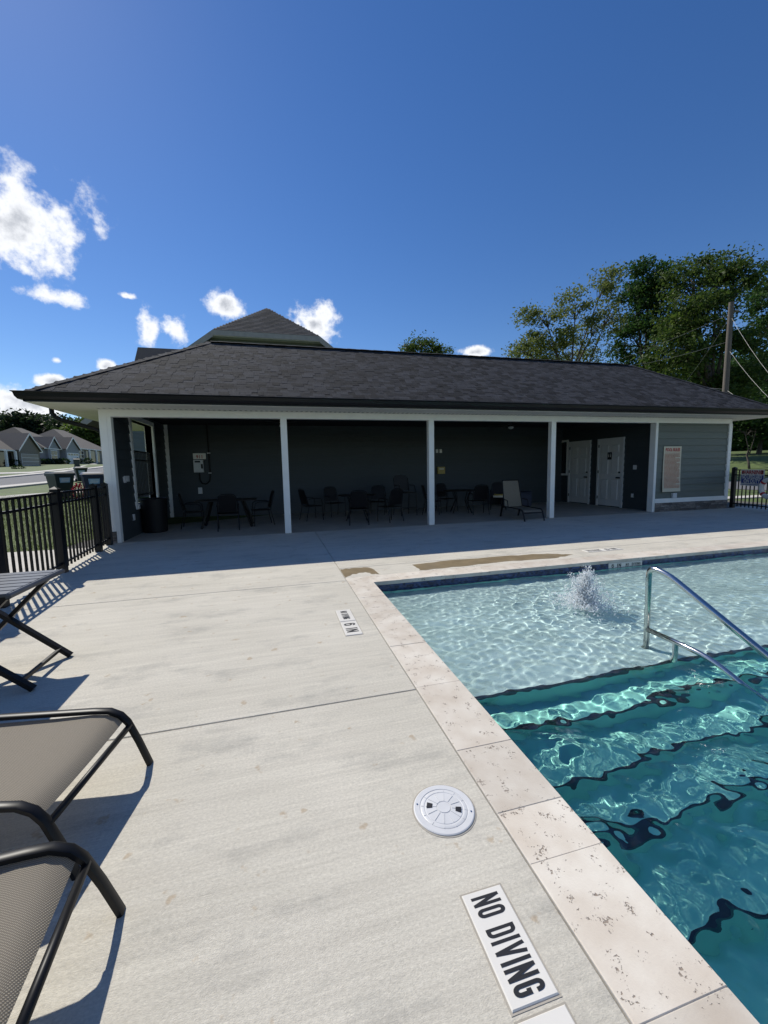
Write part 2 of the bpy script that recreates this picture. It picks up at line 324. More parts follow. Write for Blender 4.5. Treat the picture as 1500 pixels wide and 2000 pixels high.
def block(name, txt, length, height, m, parent, mw):
    """condensed block lettering centred on the frame mw, length x height"""
    mb = MB(); x = 0.; lay = 0
    segs = []
    for ch in txt:
        st, w = strokes(ch)
        for pts, closed in st: segs.append(([(px_+x, py_) for px_, py_ in pts], closed))
        x += w+.11
    tot = x-.11; kx, ky = length/tot, height
    for pts, closed in segs:
        pp = [Vector((a, b_, 0)) for a, b_ in pts]; clean = [pp[0]]
        for p in pp[1:]:
            if (p-clean[-1]).length > 1e-4: clean.append(p)
        if closed and (clean[0]-clean[-1]).length < 1e-4: clean.pop()
        pp = clean; n_ = len(pp); v = []; lay += 1
        for i, p in enumerate(pp):
            a = pp[i-1] if (i > 0 or closed) else None; c = pp[(i+1) % n_] if (i < n_-1 or closed) else None
            d1 = (p-a).normalized() if a is not None else None; d2 = (c-p).normalized() if c is not None else None
            d = ((d1 or d2)+(d2 or d1)); d.normalize(); nn = Vector((-d.y, d.x, 0)); k = .074/max(.5, nn.dot(Vector((-(d2 or d1).y, (d2 or d1).x, 0))))
            v += [p+nn*k, p-nn*k]
        mb.add([mw @ Vector(((q.x-tot/2)*kx, (q.y-.5)*ky, .00015*lay)) for q in v], [(2*i, 2*i+1, 2*((i+1) % n_)+1, 2*((i+1) % n_)) for i in range(n_ if closed else n_-1)])
    return mb.build(name, m, parent, world=True)
def frame(origin, xdir, ydir):
    x = Vector(xdir).normalized(); y = Vector(ydir).normalized(); z = x.cross(y); m = Matrix((x, y, z)).transposed().to_4x4(); m.translation = Vector(origin); return m

# ------------------------------------------------------------------ terrain
UL = Vector((-.416, .909, 0)); UR = Vector((.81, .588, 0))
def lerp_tab(t, tab):
    if t <= tab[0][0]: return tab[0][1]
    for (a, za), (b, zb) in zip(tab, tab[1:]):
        if t <= b: return za+(zb-za)*(t-a)/(b-a)
    return tab[-1][1]
def terr(x, y):
    d = x*UL.x+y*UL.y; e = x*UR.x+y*UR.y
    zl = lerp_tab(d, [(12, 0), (22, .5), (36, .95), (50, 1.6), (90, 3.1), (140, 5.2), (400, 9)])
    zr = lerp_tab(e, [(42, 0), (50, .6), (58, 1.7), (75, 2.6), (120, 4), (400, 8)])
    return max(zl, 0)*(1 if e < 30 else max(0, 1-(e-30)/30)) + zr*(1 if d < 40 else max(0, 1-(d-40)/30)) - .04
def on_terr(x, y):
    d = ray(x, y); t = 3.
    while t < 900:
        p = EYE+d*t
        if p.z <= terr(p.x, p.y): return p
        t += .1 if t < 60 else .5
    return EYE+d*900
PX0, PX1, PY0, PY1 = 1.157, 12.6, -4.0, 5.057
def axis(vals):
    a = sorted(set(vals)); return a
gx = axis([round(v, 3) for v in list(np.arange(-40, 60, 2.)) + list(np.arange(-400, -40, 20.)) + list(np.arange(60, 420, 20.)) + [1.0, 13.0]])
gy = axis([round(v, 3) for v in list(np.arange(-20, 70, 2.)) + list(np.arange(-300, -20, 20.)) + list(np.arange(70, 500, 20.)) + [-4.4, 5.2]])
g = MB(); g.v = [(x, y, terr(x, y)) for y in gy for x in gx]; nx = len(gx)
for j in range(len(gy)-1):
    for i in range(nx-1):
        cx, cy = (gx[i]+gx[i+1])/2, (gy[j]+gy[j+1])/2
        if 1.0 < cx < 13.0 and -4.4 < cy < 5.2: continue
        g.f.append((j*nx+i, j*nx+i+1, (j+1)*nx+i+1, (j+1)*nx+i))
ground = g.build('ground', GRASS, smooth=True); ground['kind'] = 'structure'

# ------------------------------------------------------------------ pool deck and slabs
deck = MB().box((-4.3, -6, -.09), (PX0-.05, 14.3, -.03)).box((PX0-.05, PY1+.05, -.09), (17, 14.3, -.03)).box((PX1+.05, -6, -.09), (17, PY1+.05, -.03)).box((PX0-.05, -6, -.09), (PX1+.05, PY0-.05, -.03)).build('pool_deck', BASE)
deck['kind'] = 'structure'
XO, YO, JG = .847, 5.37, .004
def slab(x0, y0, x1, y1): return MB().bev((x0+JG, y0+JG, -.028), (x1-JG, y1-JG, 0), .004).build('slab', CONC, deck)
for a in ((-3.62, -6, XO, 2.45), (-3.62, 2.45, XO, 5.25), (-3.62, 5.25, XO, 9.735), (XO, 5.93, 3.95, 9.735), (3.95, 5.93, 7.5, 9.735), (7.5, 5.93, 11.02, 9.735),
          (11.02, 5.93, 14.25, 9.70), (XO, YO, 2.8, 5.93), (2.8, YO, 4.75, 5.93), (4.75, YO, 6.7, 5.93), (6.7, YO, 8.65, 5.93), (8.65, YO, 10.6, 5.93), (10.6, YO, 14.25, 5.93),
          (12.95, -6, 17, 5.37), (XO, -6, 12.95, -4.32)): slab(*a)
# ------------------------------------------------------------------ pool: coping, basin, tiles, water
pool = thing('swimming_pool', None, None, (PX0, PY1, 0), kind='structure')
ys = [YO] + [on_z(x, y).y for x, y in ((704, 1168), (726.7, 1209), (760, 1264), (811, 1344), (900, 1466), (980, 1588), (1036, 1690))]
ys += [ys[-1]-.46*k for k in range(1, 13)]
for a, b in zip(ys, ys[1:]):
    z = random.uniform(-.0015, .0015)
    MB().bev((XO+.002, b+.0008, -.045), (PX0+.012, a-.0008, .004+z), .002).build('coping_stone', TRAV, pool, world=True)
xs = [PX0+.012] + [on_z(x, y).x for x, y in ((770, 1121), (860, 1117), (941, 1110))]
xs += [xs[-1]+.62*k for k in range(1, 17)]
for a, b in zip(xs, xs[1:]):
    z = random.uniform(-.0015, .0015)
    MB().bev((a+.0008, PY1-.012, -.045), (b-.0008, YO-.002, .004+z), .002).build('coping_stone', TRAV, pool, world=True)
part_m = MB().box((XO, PY0-.3, -.04), (PX0+.006, YO, .001)).box((PX0+.006, PY1-.006, -.04), (PX1, YO, .001)).build('coping_mortar', WALK, pool, world=True)
WZ = -.115
STEP = [(2.53, -.27), (2.24, -.45), (1.92, -.63), (1.60, -.81), (1.28, -.99)]
prof = [(PY1, -.27)]
for k, (y, z) in enumerate(STEP):
    prof += [(y, z), (y, z-.18)]
prof += [(PY0, -1.17)]
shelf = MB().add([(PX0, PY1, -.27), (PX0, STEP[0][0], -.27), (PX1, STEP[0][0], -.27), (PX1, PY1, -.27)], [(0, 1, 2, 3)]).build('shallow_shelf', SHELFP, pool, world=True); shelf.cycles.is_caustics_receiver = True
b = MB(); v = []
for y, z in prof[1:]: v += [(PX0, y, z), (PX1, y, z)]
b.add(v, [(2*i, 2*i+1, 2*i+3, 2*i+2) for i in range(len(prof)-2)])
b.box((PX0-.1, PY0-.1, -1.4), (PX0, PY1+.1, -.05)).box((PX0, PY1, -1.4), (PX1, PY1+.1, -.05)).box((PX1, PY0-.1, -1.4), (PX1+.1, PY1+.1, -.05)).box((PX0, PY0-.1, -1.4), (PX1, PY0, -.05))
b.box((PX0-.1, PY0-.1, -1.5), (PX1+.1, PY1+.1, -1.42))
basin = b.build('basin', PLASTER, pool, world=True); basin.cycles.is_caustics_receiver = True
for (y, z) in STEP:
    o = MB().box((PX0+.002, y-.006, z-.028), (PX1-.002, y+.020, z+.004)).build('step_tile_line', DARKT, pool, world=True); o.cycles.is_caustics_receiver = True
t = MB().box((PX0, PY1-.004, -.2), (PX1, PY1-.001, -.045)); t.build('tile_grout', GROUT, pool, world=True)
t = MB(); s = .028
for r_ in range(5):
    z = -.048-r_*s
    for k in range(int((10.5-PX0)/.034)):
        x = PX0+.003+k*.034+(r_ % 2)*.017; t.box((x, PY1-.011, z-s+.004), (x+.030, PY1-.003, z))
t.build('mosaic_tile', MOSAIC, pool, world=True, kind='stuff')
# water: displaced surface over a closed body
random.seed(11)
W = []
for k in range(64):
    lam = .055*(26**(random.random()**.8)); a = random.gauss(-1.0, 1.0)
    amp = .0034*lam**.95*(1.15 if lam > .35 else 1.)
    W.append((2*math.pi/lam*math.cos(a), 2*math.pi/lam*math.sin(a), random.random()*6.28, amp))
def grow(a, b, d0, k):
    o = [a]
    while o[-1] < b: o.append(o[-1]+d0*(1+k*(o[-1]-a)))
    o[-1] = b; return np.array(o)
X = grow(PX0+.001, PX1-.001, .0105, .16); Y = PY1-.013-grow(0, PY1-.013-.2, .0105, 0.05)
Y = np.concatenate([Y, np.linspace(Y[-1]-.05, PY0+.001, 40)])
XX, YY = np.meshgrid(X, Y); Z = np.full_like(XX, WZ)
BUB = on_z(1142, 1183, WZ)
dist = np.hypot(XX-BUB.x, YY-BUB.y)
calm = .6+1.15*np.exp(-(dist/.8)**2)+.3*np.exp(-(dist/1.8)**2); deepr = np.clip((2.7-YY)/1.2, 0, 1)
for kx, ky, ph, A in W:
    lam = 2*math.pi/math.hypot(kx, ky); fac = calm+.9*deepr if lam < .3 else (.45+1.3*deepr)
    Z += A*fac*np.sin(kx*XX+ky*YY+ph+.55*np.sin(.45*kx*YY-.3*ky*XX+ph))
Z += .010*np.sin(dist*30+.8*np.sin(3*np.arctan2(YY-BUB.y, XX-BUB.x)))*np.exp(-dist/.7)
nx, ny = len(X), len(Y); wv = np.stack([XX, YY, Z], -1).reshape(-1, 3)
idx = np.arange(nx*ny).reshape(ny, nx)
F = np.stack([idx[:-1, :-1], idx[1:, :-1], idx[1:, 1:], idx[:-1, 1:]], -1).reshape(-1, 4).tolist()
vv = wv.tolist()
me = bpy.data.meshes.new('water'); me.from_pydata(vv, [], F)
wmat = bpy.data.materials.new('pool_water'); wmat.use_nodes = True; tt = wmat.node_tree; tt.nodes.clear()
wo = tt.nodes.new('ShaderNodeOutputMaterial'); wg = tt.nodes.new('ShaderNodeBsdfGlass'); wg.inputs['IOR'].default_value = 1.333; wg.inputs['Roughness'].default_value = 0
wg.inputs[0].default_value = (.97, .995, .99, 1); tt.links.new(wg.outputs[0], wo.inputs[0])
me.materials.append(wmat)
for p in me.polygons: p.use_smooth = True
water = bpy.data.objects.new('water', me); COL.objects.link(water); water['kind'] = 'structure'; water.cycles.is_caustics_caster = True

# ------------------------------------------------------------------ pavilion
YB, YK, XL, XLO, XR, XRO = 9.744, 14.1, -3.29, -3.46, 11.15, 13.9
ZB, ZF, ZC = 2.652, 2.80, 3.1
pav = thing('pool_pavilion', 'long open pool pavilion with white posts, sage siding and dark hip roof', 'pavilion', (5, 12, 0))
def part(mb, name, m, parent=pav, **k): return mb.build(name, m, parent, world=True, **k)
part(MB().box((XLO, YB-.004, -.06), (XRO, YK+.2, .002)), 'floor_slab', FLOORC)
def part_last(): return COL.objects[-1].name
def boards(parent, p0, p1, z0, z1, out, exp=.2, m=SIDING, name='siding_board', skip=None):
    """lap boards from p0 to p1 (xy), facing out (xy)"""
    p0, p1, out = Vector((*p0, 0)), Vector((*p1, 0)), Vector((*out, 0)); z = z0
    while z < z1-.02:
        zt = min(z+exp, z1)
        for a, b_ in (skip(z, zt) if skip else [(0, 1)]):
            q0, q1 = p0.lerp(p1, a), p0.lerp(p1, b_)
            mb = MB(); v = []
            for q in (q0, q1):
                v += [q+out*.03+Vector((0, 0, z)), q+out*.005+Vector((0, 0, zt+.012)), q-out*.005+Vector((0, 0, zt+.012)), q-out*.005+Vector((0, 0, z))]
            mb.add(v, [(0, 1, 2, 3), (7, 6, 5, 4), (0, 4, 5, 1), (1, 5, 6, 2), (2, 6, 7, 3), (3, 7, 4, 0)]); part(mb, name, m, parent)
        z += exp
# back wall
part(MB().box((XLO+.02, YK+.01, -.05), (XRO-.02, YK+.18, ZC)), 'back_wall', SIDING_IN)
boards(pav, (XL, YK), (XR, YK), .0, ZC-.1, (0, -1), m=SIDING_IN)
part(MB().box((XL, YK-.042, ZC-.1), (XR, YK+.01, ZC)), 'wall_trim', WHITE)
part(MB().box((XL+.002, YK-.055, .0), (XL+.11, YK+.012, ZC-.1)), 'corner_trim', WHITE)
# left end wall with its window opening
wy0, wy1, wz0, wz1 = 11.0, 12.76, .72, 2.76
lw = MB().box((XLO, YB+.10, -.05), (XL-.008, wy0, ZC)).box((XLO, wy1, -.05), (XL-.008, YK+.1, ZC)).box((XLO, wy0, -.05), (XL-.008, wy1, wz0)).box((XLO, wy0, wz1), (XL-.008, wy1, ZC))
part(lw, 'end_wall', SIDING)
sp = YK-(YB+.12)
def skipL(z, zt):
    if zt > wz0-.11 and z < wz1+.11: return [(0, (wy0-.11-YB-.12)/sp), ((wy1+.11-YB-.12)/sp, 1)]
    return [(0, 1)]
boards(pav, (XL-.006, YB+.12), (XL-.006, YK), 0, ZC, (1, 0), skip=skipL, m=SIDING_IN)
tr = MB()
for a, c in (((XLO-.02, wy0-.11, wz0-.11), (XL+.042, wy0, wz1+.11)), ((XLO-.02, wy1, wz0-.11), (XL+.042, wy1+.11, wz1+.11)), ((XLO-.02, wy0, wz1), (XL+.040, wy1, wz1+.11)), ((XLO-.02, wy0, wz0-.11), (XL+.048, wy1, wz0))): tr.box(a, c)
part(tr, 'window_trim', WHITE)
gr = part(MB().bar((XL-.07, wy0+.01, 2.02), (XL-.07, wy1-.01, 2.02), .03, .035).bar((XL-.07, wy0+.01, 1.80), (XL-.07, wy1-.01, 1.80), .03, .035).bar((XL-.07, wy0+.01, .93), (XL-.07, wy1-.01, .93), .03, .035), 'window_grille', BLACK)
pk = None
for k in range(15):
    y = wy0+.06+k*.115
    if pk is None: pk = part(MB().box((XL-.081, y-.010, .87), (XL-.059, y+.010, 2.035)), 'picket', BLACK, gr)
    else: put('picket', pk, gr, (0, k*.115, 0))
# front left post: trim on the wall end and stone foot
part(MB().box((XLO-.012, YB-.012, .25), (XL-.045, YB+.11, ZB)), 'corner_post', WHITE)
part(MB().box((XL-.045, YB-.004, .002), (XL+.032, YB+.13, ZB)), 'corner_post_trim', WHITE)
rs = random.Random(3)
def stones(x0, x1, z0, z1, y0, y1, rows=4):
    hgt = (z1-z0)/rows
    for r_ in range(rows):
        x = x0-rs.random()*.1
        while x < x1:
            w = rs.uniform(.16, .42); a, c = max(x, x0), min(x+w, x1)
            if c-a > .03: part(MB().bev((0, 0, 0), (c-a-.006, hgt-.005, rs.uniform(.03, .055)), .008), 'stone', STONE)
            if c-a > .03:
                o = bpy.data.objects[part_last()]; o.matrix_local = root_matrix(pav).inverted() @ Matrix.Translation((a, y0, z0+r_*hgt)) @ Matrix.Rotation(R(90), 4, 'X') @ Matrix.Translation((0, 0, -.01)) @ root_matrix(pav)
            x += w
stones(XLO-.012, XL-.046, 0, .25, YB, 0, 4)
for k in range(4):        # return of the stone foot along the outside of the end wall
    part(MB().box((XLO-.04, YB-.03, k*.0625), (XLO, YB+.3+.1*(k % 2), k*.0625+.057)), 'stone', STONE)
# posts
pw = .142
for x in (.151, 3.906-pw, 7.49-pw):
    part(MB().box((x, YB, .002), (x+pw, YB+pw, ZB)), 'post', WHITE)
part(MB().box((10.93, YB, .002), (10.945+.075, YB+.19, ZB)), 'post', WHITE)
# beam, ceiling, soffit
part(MB().box((XLO-.012, YB-.006, ZB), (XRO+.01, YB+pw+.006, ZF)), 'beam', WHITE)
part(MB().box((XLO, YB+.15, ZC), (XRO, YK+.1, ZC+.04)), 'ceiling', SOFFIT)
part(MB().box((XLO, YB+.02, ZF), (XRO, YB+.14, ZC+.04)), 'beam_core', WHITE)
EY, EXL, EXR, EBK, EZ = 8.94, -4.36, 14.8, 14.68, 2.965
sf = MB().box((EXL+.03, EY+.02, ZF+.003), (EXR-.03, YB-.01, ZF+.02)).box((EXL+.03, YB-.01, ZF+.003), (XLO-.015, EBK-.02, ZF+.02)).box((XRO+.012, YB-.01, ZF+.003), (EXR-.03, EBK-.02, ZF+.02)).box((XLO-.015, YK+.2, ZF+.003), (XRO+.012, EBK-.02, ZF+.02))
part(sf, 'soffit', SOFFIT)
sv = MB(); x = XLO
while x < 13.9:
    sv.box((x, YB-.16, ZF+.0005), (x+.05, YB-.03, ZF+.0035)); x += .11
part(sv, 'soffit_vent', mat('vent_shadow', (.42, .41, .38), .7))
part(MB().box((EXL+.01, EY, ZF+.01), (EXR-.01, EY+.022, EZ-.01)).box((EXL, EY, ZF+.01), (EXL+.022, EBK, EZ-.01)).box((EXR-.022, EY, ZF+.01), (EXR, EBK, EZ-.01)), 'fascia', GUTTER)
def gutter(p, q, out):
    p, q, out = Vector(p), Vector(q), Vector(out); up = Vector((0, 0, 1)); pr = [(0, .0), (.055, 0), (.085, .045), (.10, .11), (.125, .125), (.125, .135), (.095, .135), (.075, .06), (.05, .012), (0, .012)]
    d = (q-p).normalized(); v = []
    for e, sg in ((p, -1), (q, 1)): v += [e+out*a+up*c+d*(sg*a) for a, c in pr]
    n = len(pr); mb = MB().add(v, [tuple(range(n)), tuple(range(2*n-1, n-1, -1))]+[(i, n+i, n+(i+1) % n, (i+1) % n) for i in range(n)]); part(mb, 'gutter', GUTTER)
gutter((EXL, EY, 2.845), (EXR, EY, 2.845), (0, -1, 0)); gutter((EXL, EBK, 2.845), (EXL, EY, 2.845), (-1, 0, 0))
dy = 9.98
ds = [(EXL-.03, dy, 2.86), (EXL-.03, dy, 2.74), (EXL+.02, dy, 2.66), (EXL+.12, dy, 2.60), (XLO-.18, dy, 2.42), (XLO-.08, dy, 2.36), (XLO-.055, dy, 2.26), (XLO-.055, dy, .12)]
part(MB().tube(ds, .046, 8), 'downspout', GUTTER, smooth=60)
# roof
RD = 2.87; RY, RZ, RXL, RXR = EY+RD, 4.835, EXL+RD, EXR-RD
sl = (RZ-EZ)/RD
rf = MB().add([(EXL-.02, EY-.03, EZ-.02), (EXR+.02, EY-.03, EZ-.02), (RXR, RY, RZ), (RXL, RY, RZ), (EXR+.02, EBK+.03, EZ-.02), (EXL-.02, EBK+.03, EZ-.02)],
              [(0, 1, 2, 3), (1, 4, 2), (4, 5, 3, 2), (5, 0, 3), (5, 4, 1, 0)])
roof = part(rf, 'roof', SHING)
ncourse = 25; tabs = []
for c_ in range(ncourse):
    t0 = c_/ncourse; x0, x1 = EXL+RD*t0, EXR-RD*t0; x = x0-rs.random()*.3; hi_ = False
    while x < x1:
        w = rs.choice((.12, .16, .20, .26)); a, e = max(x, x0), min(x+w, x1); hi_ = not hi_
        if e-a > .04: tabs.append((c_, a, e-a, rs.choice((.010, .011)) if hi_ else rs.choice((.006, .007))))
        x += w
slope = math.atan(sl); dl = RD/math.cos(slope)/ncourse
tabs.sort(key=lambda t_: abs(t_[1]-1)+t_[0]*.05)
rest = MB(); inv = root_matrix(pav).inverted(); unit = None; near = 0
for (c_, x, w, th) in tabs:
    ty = c_/ncourse*RD; Mx = Matrix.Translation((x, EY-.03+ty, EZ-.012+ty*sl)) @ Matrix.Rotation(slope, 4, 'X')
    if near < 300 and w > .15:
        if unit is None: unit = MB().box((.003, 0, 0), (.997, 1.18, 1)).build('shingle', SHING, roof); o = unit
        else: o = put('shingle', unit, roof)
        o.matrix_local = inv @ Mx @ Matrix.Diagonal((w, dl, th, 1)); near += 1
    else:
        q = MB().box((.001, 0, 0), (w-.001, dl*1.18, th)); rest.add([Mx @ Vector(p) for p in q.v], q.f)
part(rest, 'shingle_field', SHING, roof, kind='stuff')
cap0 = None
def caps(p, q):
    global cap0
    p, q = Vector(p), Vector(q); n = int((q-p).length/.19); d = (q-p).normalized(); h_ = Vector((d.x, d.y, 0)).normalized(); s_ = Vector((-h_.y, h_.x, 0))
    up = s_.cross(d)*-1 if s_.cross(d).z < 0 else s_.cross(d)
    for k in range(n):
        o_ = p+d*(k*.19); Mx = Matrix((d, s_, up)).transposed().to_4x4(); Mx.translation = o_+up*(.016+.004*(k % 2))
        if cap0 is None: cap0 = MB().add([(0, -.12, -.035), (0, 0, .012), (0, .12, -.035), (.23, -.12, -.035), (.23, 0, .008), (.23, .12, -.035)], [(0, 3, 4, 1), (1, 4, 5, 2), (0, 1, 2), (5, 4, 3)]).build('ridge_cap', SHING, roof); o = cap0
        else: o = put('ridge_cap', cap0, roof)
        o.matrix_local = inv @ Mx
caps((EXL, EY, EZ), (RXL, RY, RZ)); caps((RXL, RY, RZ+.01), (RXR, RY, RZ+.01)); caps((EXR, EY, EZ), (RXR, RY, RZ))
# store room at the right end
part(MB().box((XR+.012, YB+.03, -.05), (XRO-.02, YB+.16, ZB)).box((XR+.012, YB+.16, -.05), (XR+.13, YK, ZC)).box((XRO-.15, YB+.16, -.05), (XRO-.02, YK, ZC)), 'room_wall', SIDING)
boards(pav, (11.02, YB+.026), (XRO-.03, YB+.026), .396, ZB, (0, -1))
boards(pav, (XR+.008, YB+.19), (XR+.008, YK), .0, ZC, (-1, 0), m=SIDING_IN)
part(MB().box((11.02, YB-.02, .266), (XRO-.12, YB+.03, .396)), 'base_trim', WHITE)
part(MB().box((XRO-.12, YB-.024, .262), (XRO+.008, YB+.14, ZB)), 'corner_board', WHITE)
stones(11.02, XRO+.03, 0, .262, YB+.012, 0, 4)
part(MB().box((XRO-.02, YB+.01, 0), (XRO+.05, YB+.4, .262)), 'stone', STONE)
# doors on the side wall of the room
def door(yc, sign):
    x = XR-.004; w = .50; top = 2.28
    d = part(MB().box((x-.03, yc-w, .03), (x, yc+w, top)), 'door', DOORW)
    part(MB().box((x-.05, yc-w-.07, .0), (x, yc-w, top+.07)).box((x-.05, yc+w, 0), (x, yc+w+.07, top+.07)).box((x-.05, yc-w, top), (x, yc+w, top+.07)), 'door_frame', DOORW, d)
    for r_, (za, zb_) in enumerate(((.25, .95), (1.12, 1.72), (1.84, 2.12))):
        for sgn in (-1, 1):
            ya, yb_ = yc+sgn*.06, yc+sgn*.38
            if ya > yb_: ya, yb_ = yb_, ya
            part(MB().add([(x-.031, ya, za), (x-.031, yb_, za), (x-.031, yb_, zb_), (x-.031, ya, zb_), (x-.046, ya+.035, za+.035), (x-.046, yb_-.035, za+.035), (x-.046, yb_-.035, zb_-.035), (x-.046, ya+.035, zb_-.035)],
                         [(0, 1, 5, 4), (1, 2, 6, 5), (2, 3, 7, 6), (3, 0, 4, 7), (4, 5, 6, 7)]), 'door_panel', DOORW, d)
    part(MB().lathe((0, 0, 0), [(.03, 0), (.032, .03), (.02, .035)], 12), 'deadbolt', BLACK, d)
    bpy.data.objects[part_last()].matrix_local = inv @ Matrix.Translation((x-.03, yc-w+.08, 1.18)) @ Matrix.Rotation(R(-90), 4, 'Y') @ root_matrix(pav)
    part(MB().box((x-.085, yc-w+.05, .98), (x-.03, yc-w+.18, 1.03)), 'door_handle', BLACK, d)
    for z in (.25, 1.15, 2.05): part(MB().box((x-.053, yc+w-.005, z), (x-.028, yc+w+.02, z+.1)), 'hinge', BLACK, d)
    if sign:
        part(MB().box((x-.055, yc-.09, 1.62), (x-.047, yc+.09, 1.87)), 'restroom_sign', INK, d)
        s_ = MB()
        for sgn in (-1, 1):
            s_.box((x-.058, yc+sgn*.04-.015, 1.70), (x-.056, yc+sgn*.04+.015, 1.79)).box((x-.058, yc+sgn*.04-.010, 1.80), (x-.056, yc+sgn*.04+.010, 1.82))
        part(s_, 'restroom_symbol', TILEW, d)
door(11.62, True); door(13.1, False)
w_ = part(MB().box((XR-.03, 13.80, 1.13), (XR-.002, 14.08, 2.36)), 'notice_window', GLASSD)
part(MB().box((XR-.045, 13.72, 1.05), (XR-.0, 13.80, 2.44)).box((XR-.045, 13.80, 2.36), (XR, 14.09, 2.44)).box((XR-.045, 13.80, 1.05), (XR, 14.09, 1.13)), 'window_frame', WHITE, w_)
# small fittings fixed to the walls
def plate(lo, hi, name, m): return part(MB().box(lo, hi), name, m)
plate((XR-.036, 10.55, 1.28), (XR, 10.67, 1.42), 'switch_plate', PVC); plate((XR-.036, 10.62, .38), (XR, 10.70, .50), 'outlet_cover', PVC)
plate((XL, 10.23, 1.27), (XL+.042, 10.33, 1.42), 'switch_plate', PVC); plate((XL, 10.37, 1.29), (XL+.042, 10.53, 1.42), 'switch_plate', PVC); plate((XL, 10.62, .38), (XL+.042, 10.70, .52), 'outlet_cover', PVC)
plate((11.65, YB-.05, .405), (11.80, YB+.02, .55), 'outlet_cover', PVC)
plate((5.71, YK-.04, 2.0), (5.80, YK-.02, 2.13), 'switch_plate', PVC); plate((5.85, YK-.04, 2.0), (5.94, YK-.02, 2.13), 'switch_plate', TILEW)
cd = [(-2.04, YK-.05, 3.1), (-2.03, YK-.05, 1.35), (-2.06, YK-.05, 1.18), (-2.16, YK-.05, 1.09), (-2.28, YK-.05, 1.10), (-2.34, YK-.05, 1.2), (-2.35, YK-.05, 1.47)]
part(MB().tube(cd, .022, 8), 'conduit', BLACK, smooth=60)
for z in (1.42, 2.05): part(MB().box((-2.08, YK-.08, z), (-1.99, YK-.02, z+.025)), 'conduit_clamp', PVC)
plate((-2.42, YK-.05, .78), (-2.30, YK-.025, .98), 'outlet_cover', PVC)

# ------------------------------------------------------------------ things fixed in the pavilion
ph = thing('emergency_phone', 'grey emergency call box under a white 911 plate on the dark back wall', 'phone', (-2.35, YK, 1.46))
part(MB().box((-2.49, YK-.14, 1.46), (-2.21, YK-.025, 1.85)), 'phone_housing', PVC, ph)
part(MB().box((-2.27, YK-.152, 1.58), (-2.22, YK-.138, 1.72)), 'handset', BLACKP, ph)
part(MB().box((-2.45, YK-.146, 1.77), (-2.29, YK-.138, 1.82)), 'name_strip', INK, ph)
part(MB().box((-2.50, YK-.06, 1.875), (-2.13, YK-.03, 2.06)), 'number_plate', TILEW, ph)
letters('number_lettering', '911', .14, RED, ph, frame((-2.31, YK-.062, 1.945), (1, 0, 0), (0, 0, 1)), 1., .003)
ab = thing('wall_box', 'small yellow box mounted on the dark wall below two switches', 'box', (5.9, YK, 1.23))
part(MB().box((5.75, YK-.12, 1.23), (6.03, YK-.02, 1.485)), 'box_body', YELLOW, ab); part(MB().box((5.80, YK-.126, 1.38), (5.98, YK-.118, 1.44)), 'box_label', CREAM, ab)
rl = thing('pool_rules_sign', 'tall curled cream poster of pool rules in red print on sage siding', 'sign', (11.6, YB, .6))
n = 12; v = []
def sy(t_): return YB-.012-.05*(1-t_)**3
for i in range(n+1):
    t_ = i/n; sh = .03*(1-t_)**2; v += [(11.25-sh, sy(t_), .60+1.36*t_), (11.93-sh*.6, sy(t_)+.004, .60+1.36*t_)]
sheet = MB().add(v, [(2*i, 2*i+1, 2*i+3, 2*i+2) for i in range(n)]); sheet.add([(x, y+.006, z) for x, y, z in v], [(2*i, 2*i+2, 2*i+3, 2*i+1) for i in range(n)]); part(sheet, 'poster_sheet', CREAM, rl)
letters('title_lettering', 'POOL RULES', .135, RED, rl, frame((11.59, sy(.92)-.004, 1.855), (1, 0, 0), (0, 0, 1)), .72, .004)
ln = MB(); z = 1.76
ln.box((11.30, sy(.88)-.005, 1.765), (11.88, sy(.88)-.003, 1.773)); lr = random.Random(4); z = 1.72
while z > .68:
    t_ = (z-.6)/1.36; x = 11.29-.02*(1-t_)**2; xe = 11.885-(.2*lr.random() if lr.random() < .3 else .02*lr.random())
    while x < xe:
        w = lr.uniform(.03, .09); ln.box((x, sy(t_)-.006, z), (min(x+w, xe), sy(t_)-.0035, z+.020)); x += w+.012
    z -= .036
part(ln, 'rules_lettering', mat('faded_red_print', (.45, .20, .14), .6), rl, kind='stuff')
def fan(x, y, label):
    f_ = thing('ceiling_fan', label, 'ceiling fan', (x, y, 2.62), .3, 'ceiling fans under the pavilion roof')
    MB().tube([(0, 0, .48), (0, 0, .25)], .02, 8).build('down_rod', BLACK, f_); MB().lathe((0, 0, .12), [(.05, 0), (.10, .02), (.11, .1), (.07, .15)], 16).build('motor', BLACK, f_, smooth=40)
    MB().lathe((0, 0, .05), [(.04, 0), (.085, .03), (.085, .07)], 16).build('lamp_cover', PVC, f_, smooth=40)
    for k in range(5):
        a = 2*math.pi*k/5; d = Vector((math.cos(a), math.sin(a), 0)); s_ = Vector((-d.y, d.x, .12))
        p = [d*.12-s_*.05, d*.70-s_*.07, d*.72+s_*.05, d*.12+s_*.05]; MB().prism([q+Vector((0, 0, .17)) for q in p], (0, 0, .01)).build('blade', BLACK, f_)
fan(.24, 12.0, 'black ceiling fan above the table near the emergency call box'); fan(7.5, 12.0, 'black ceiling fan above the sling lounger')

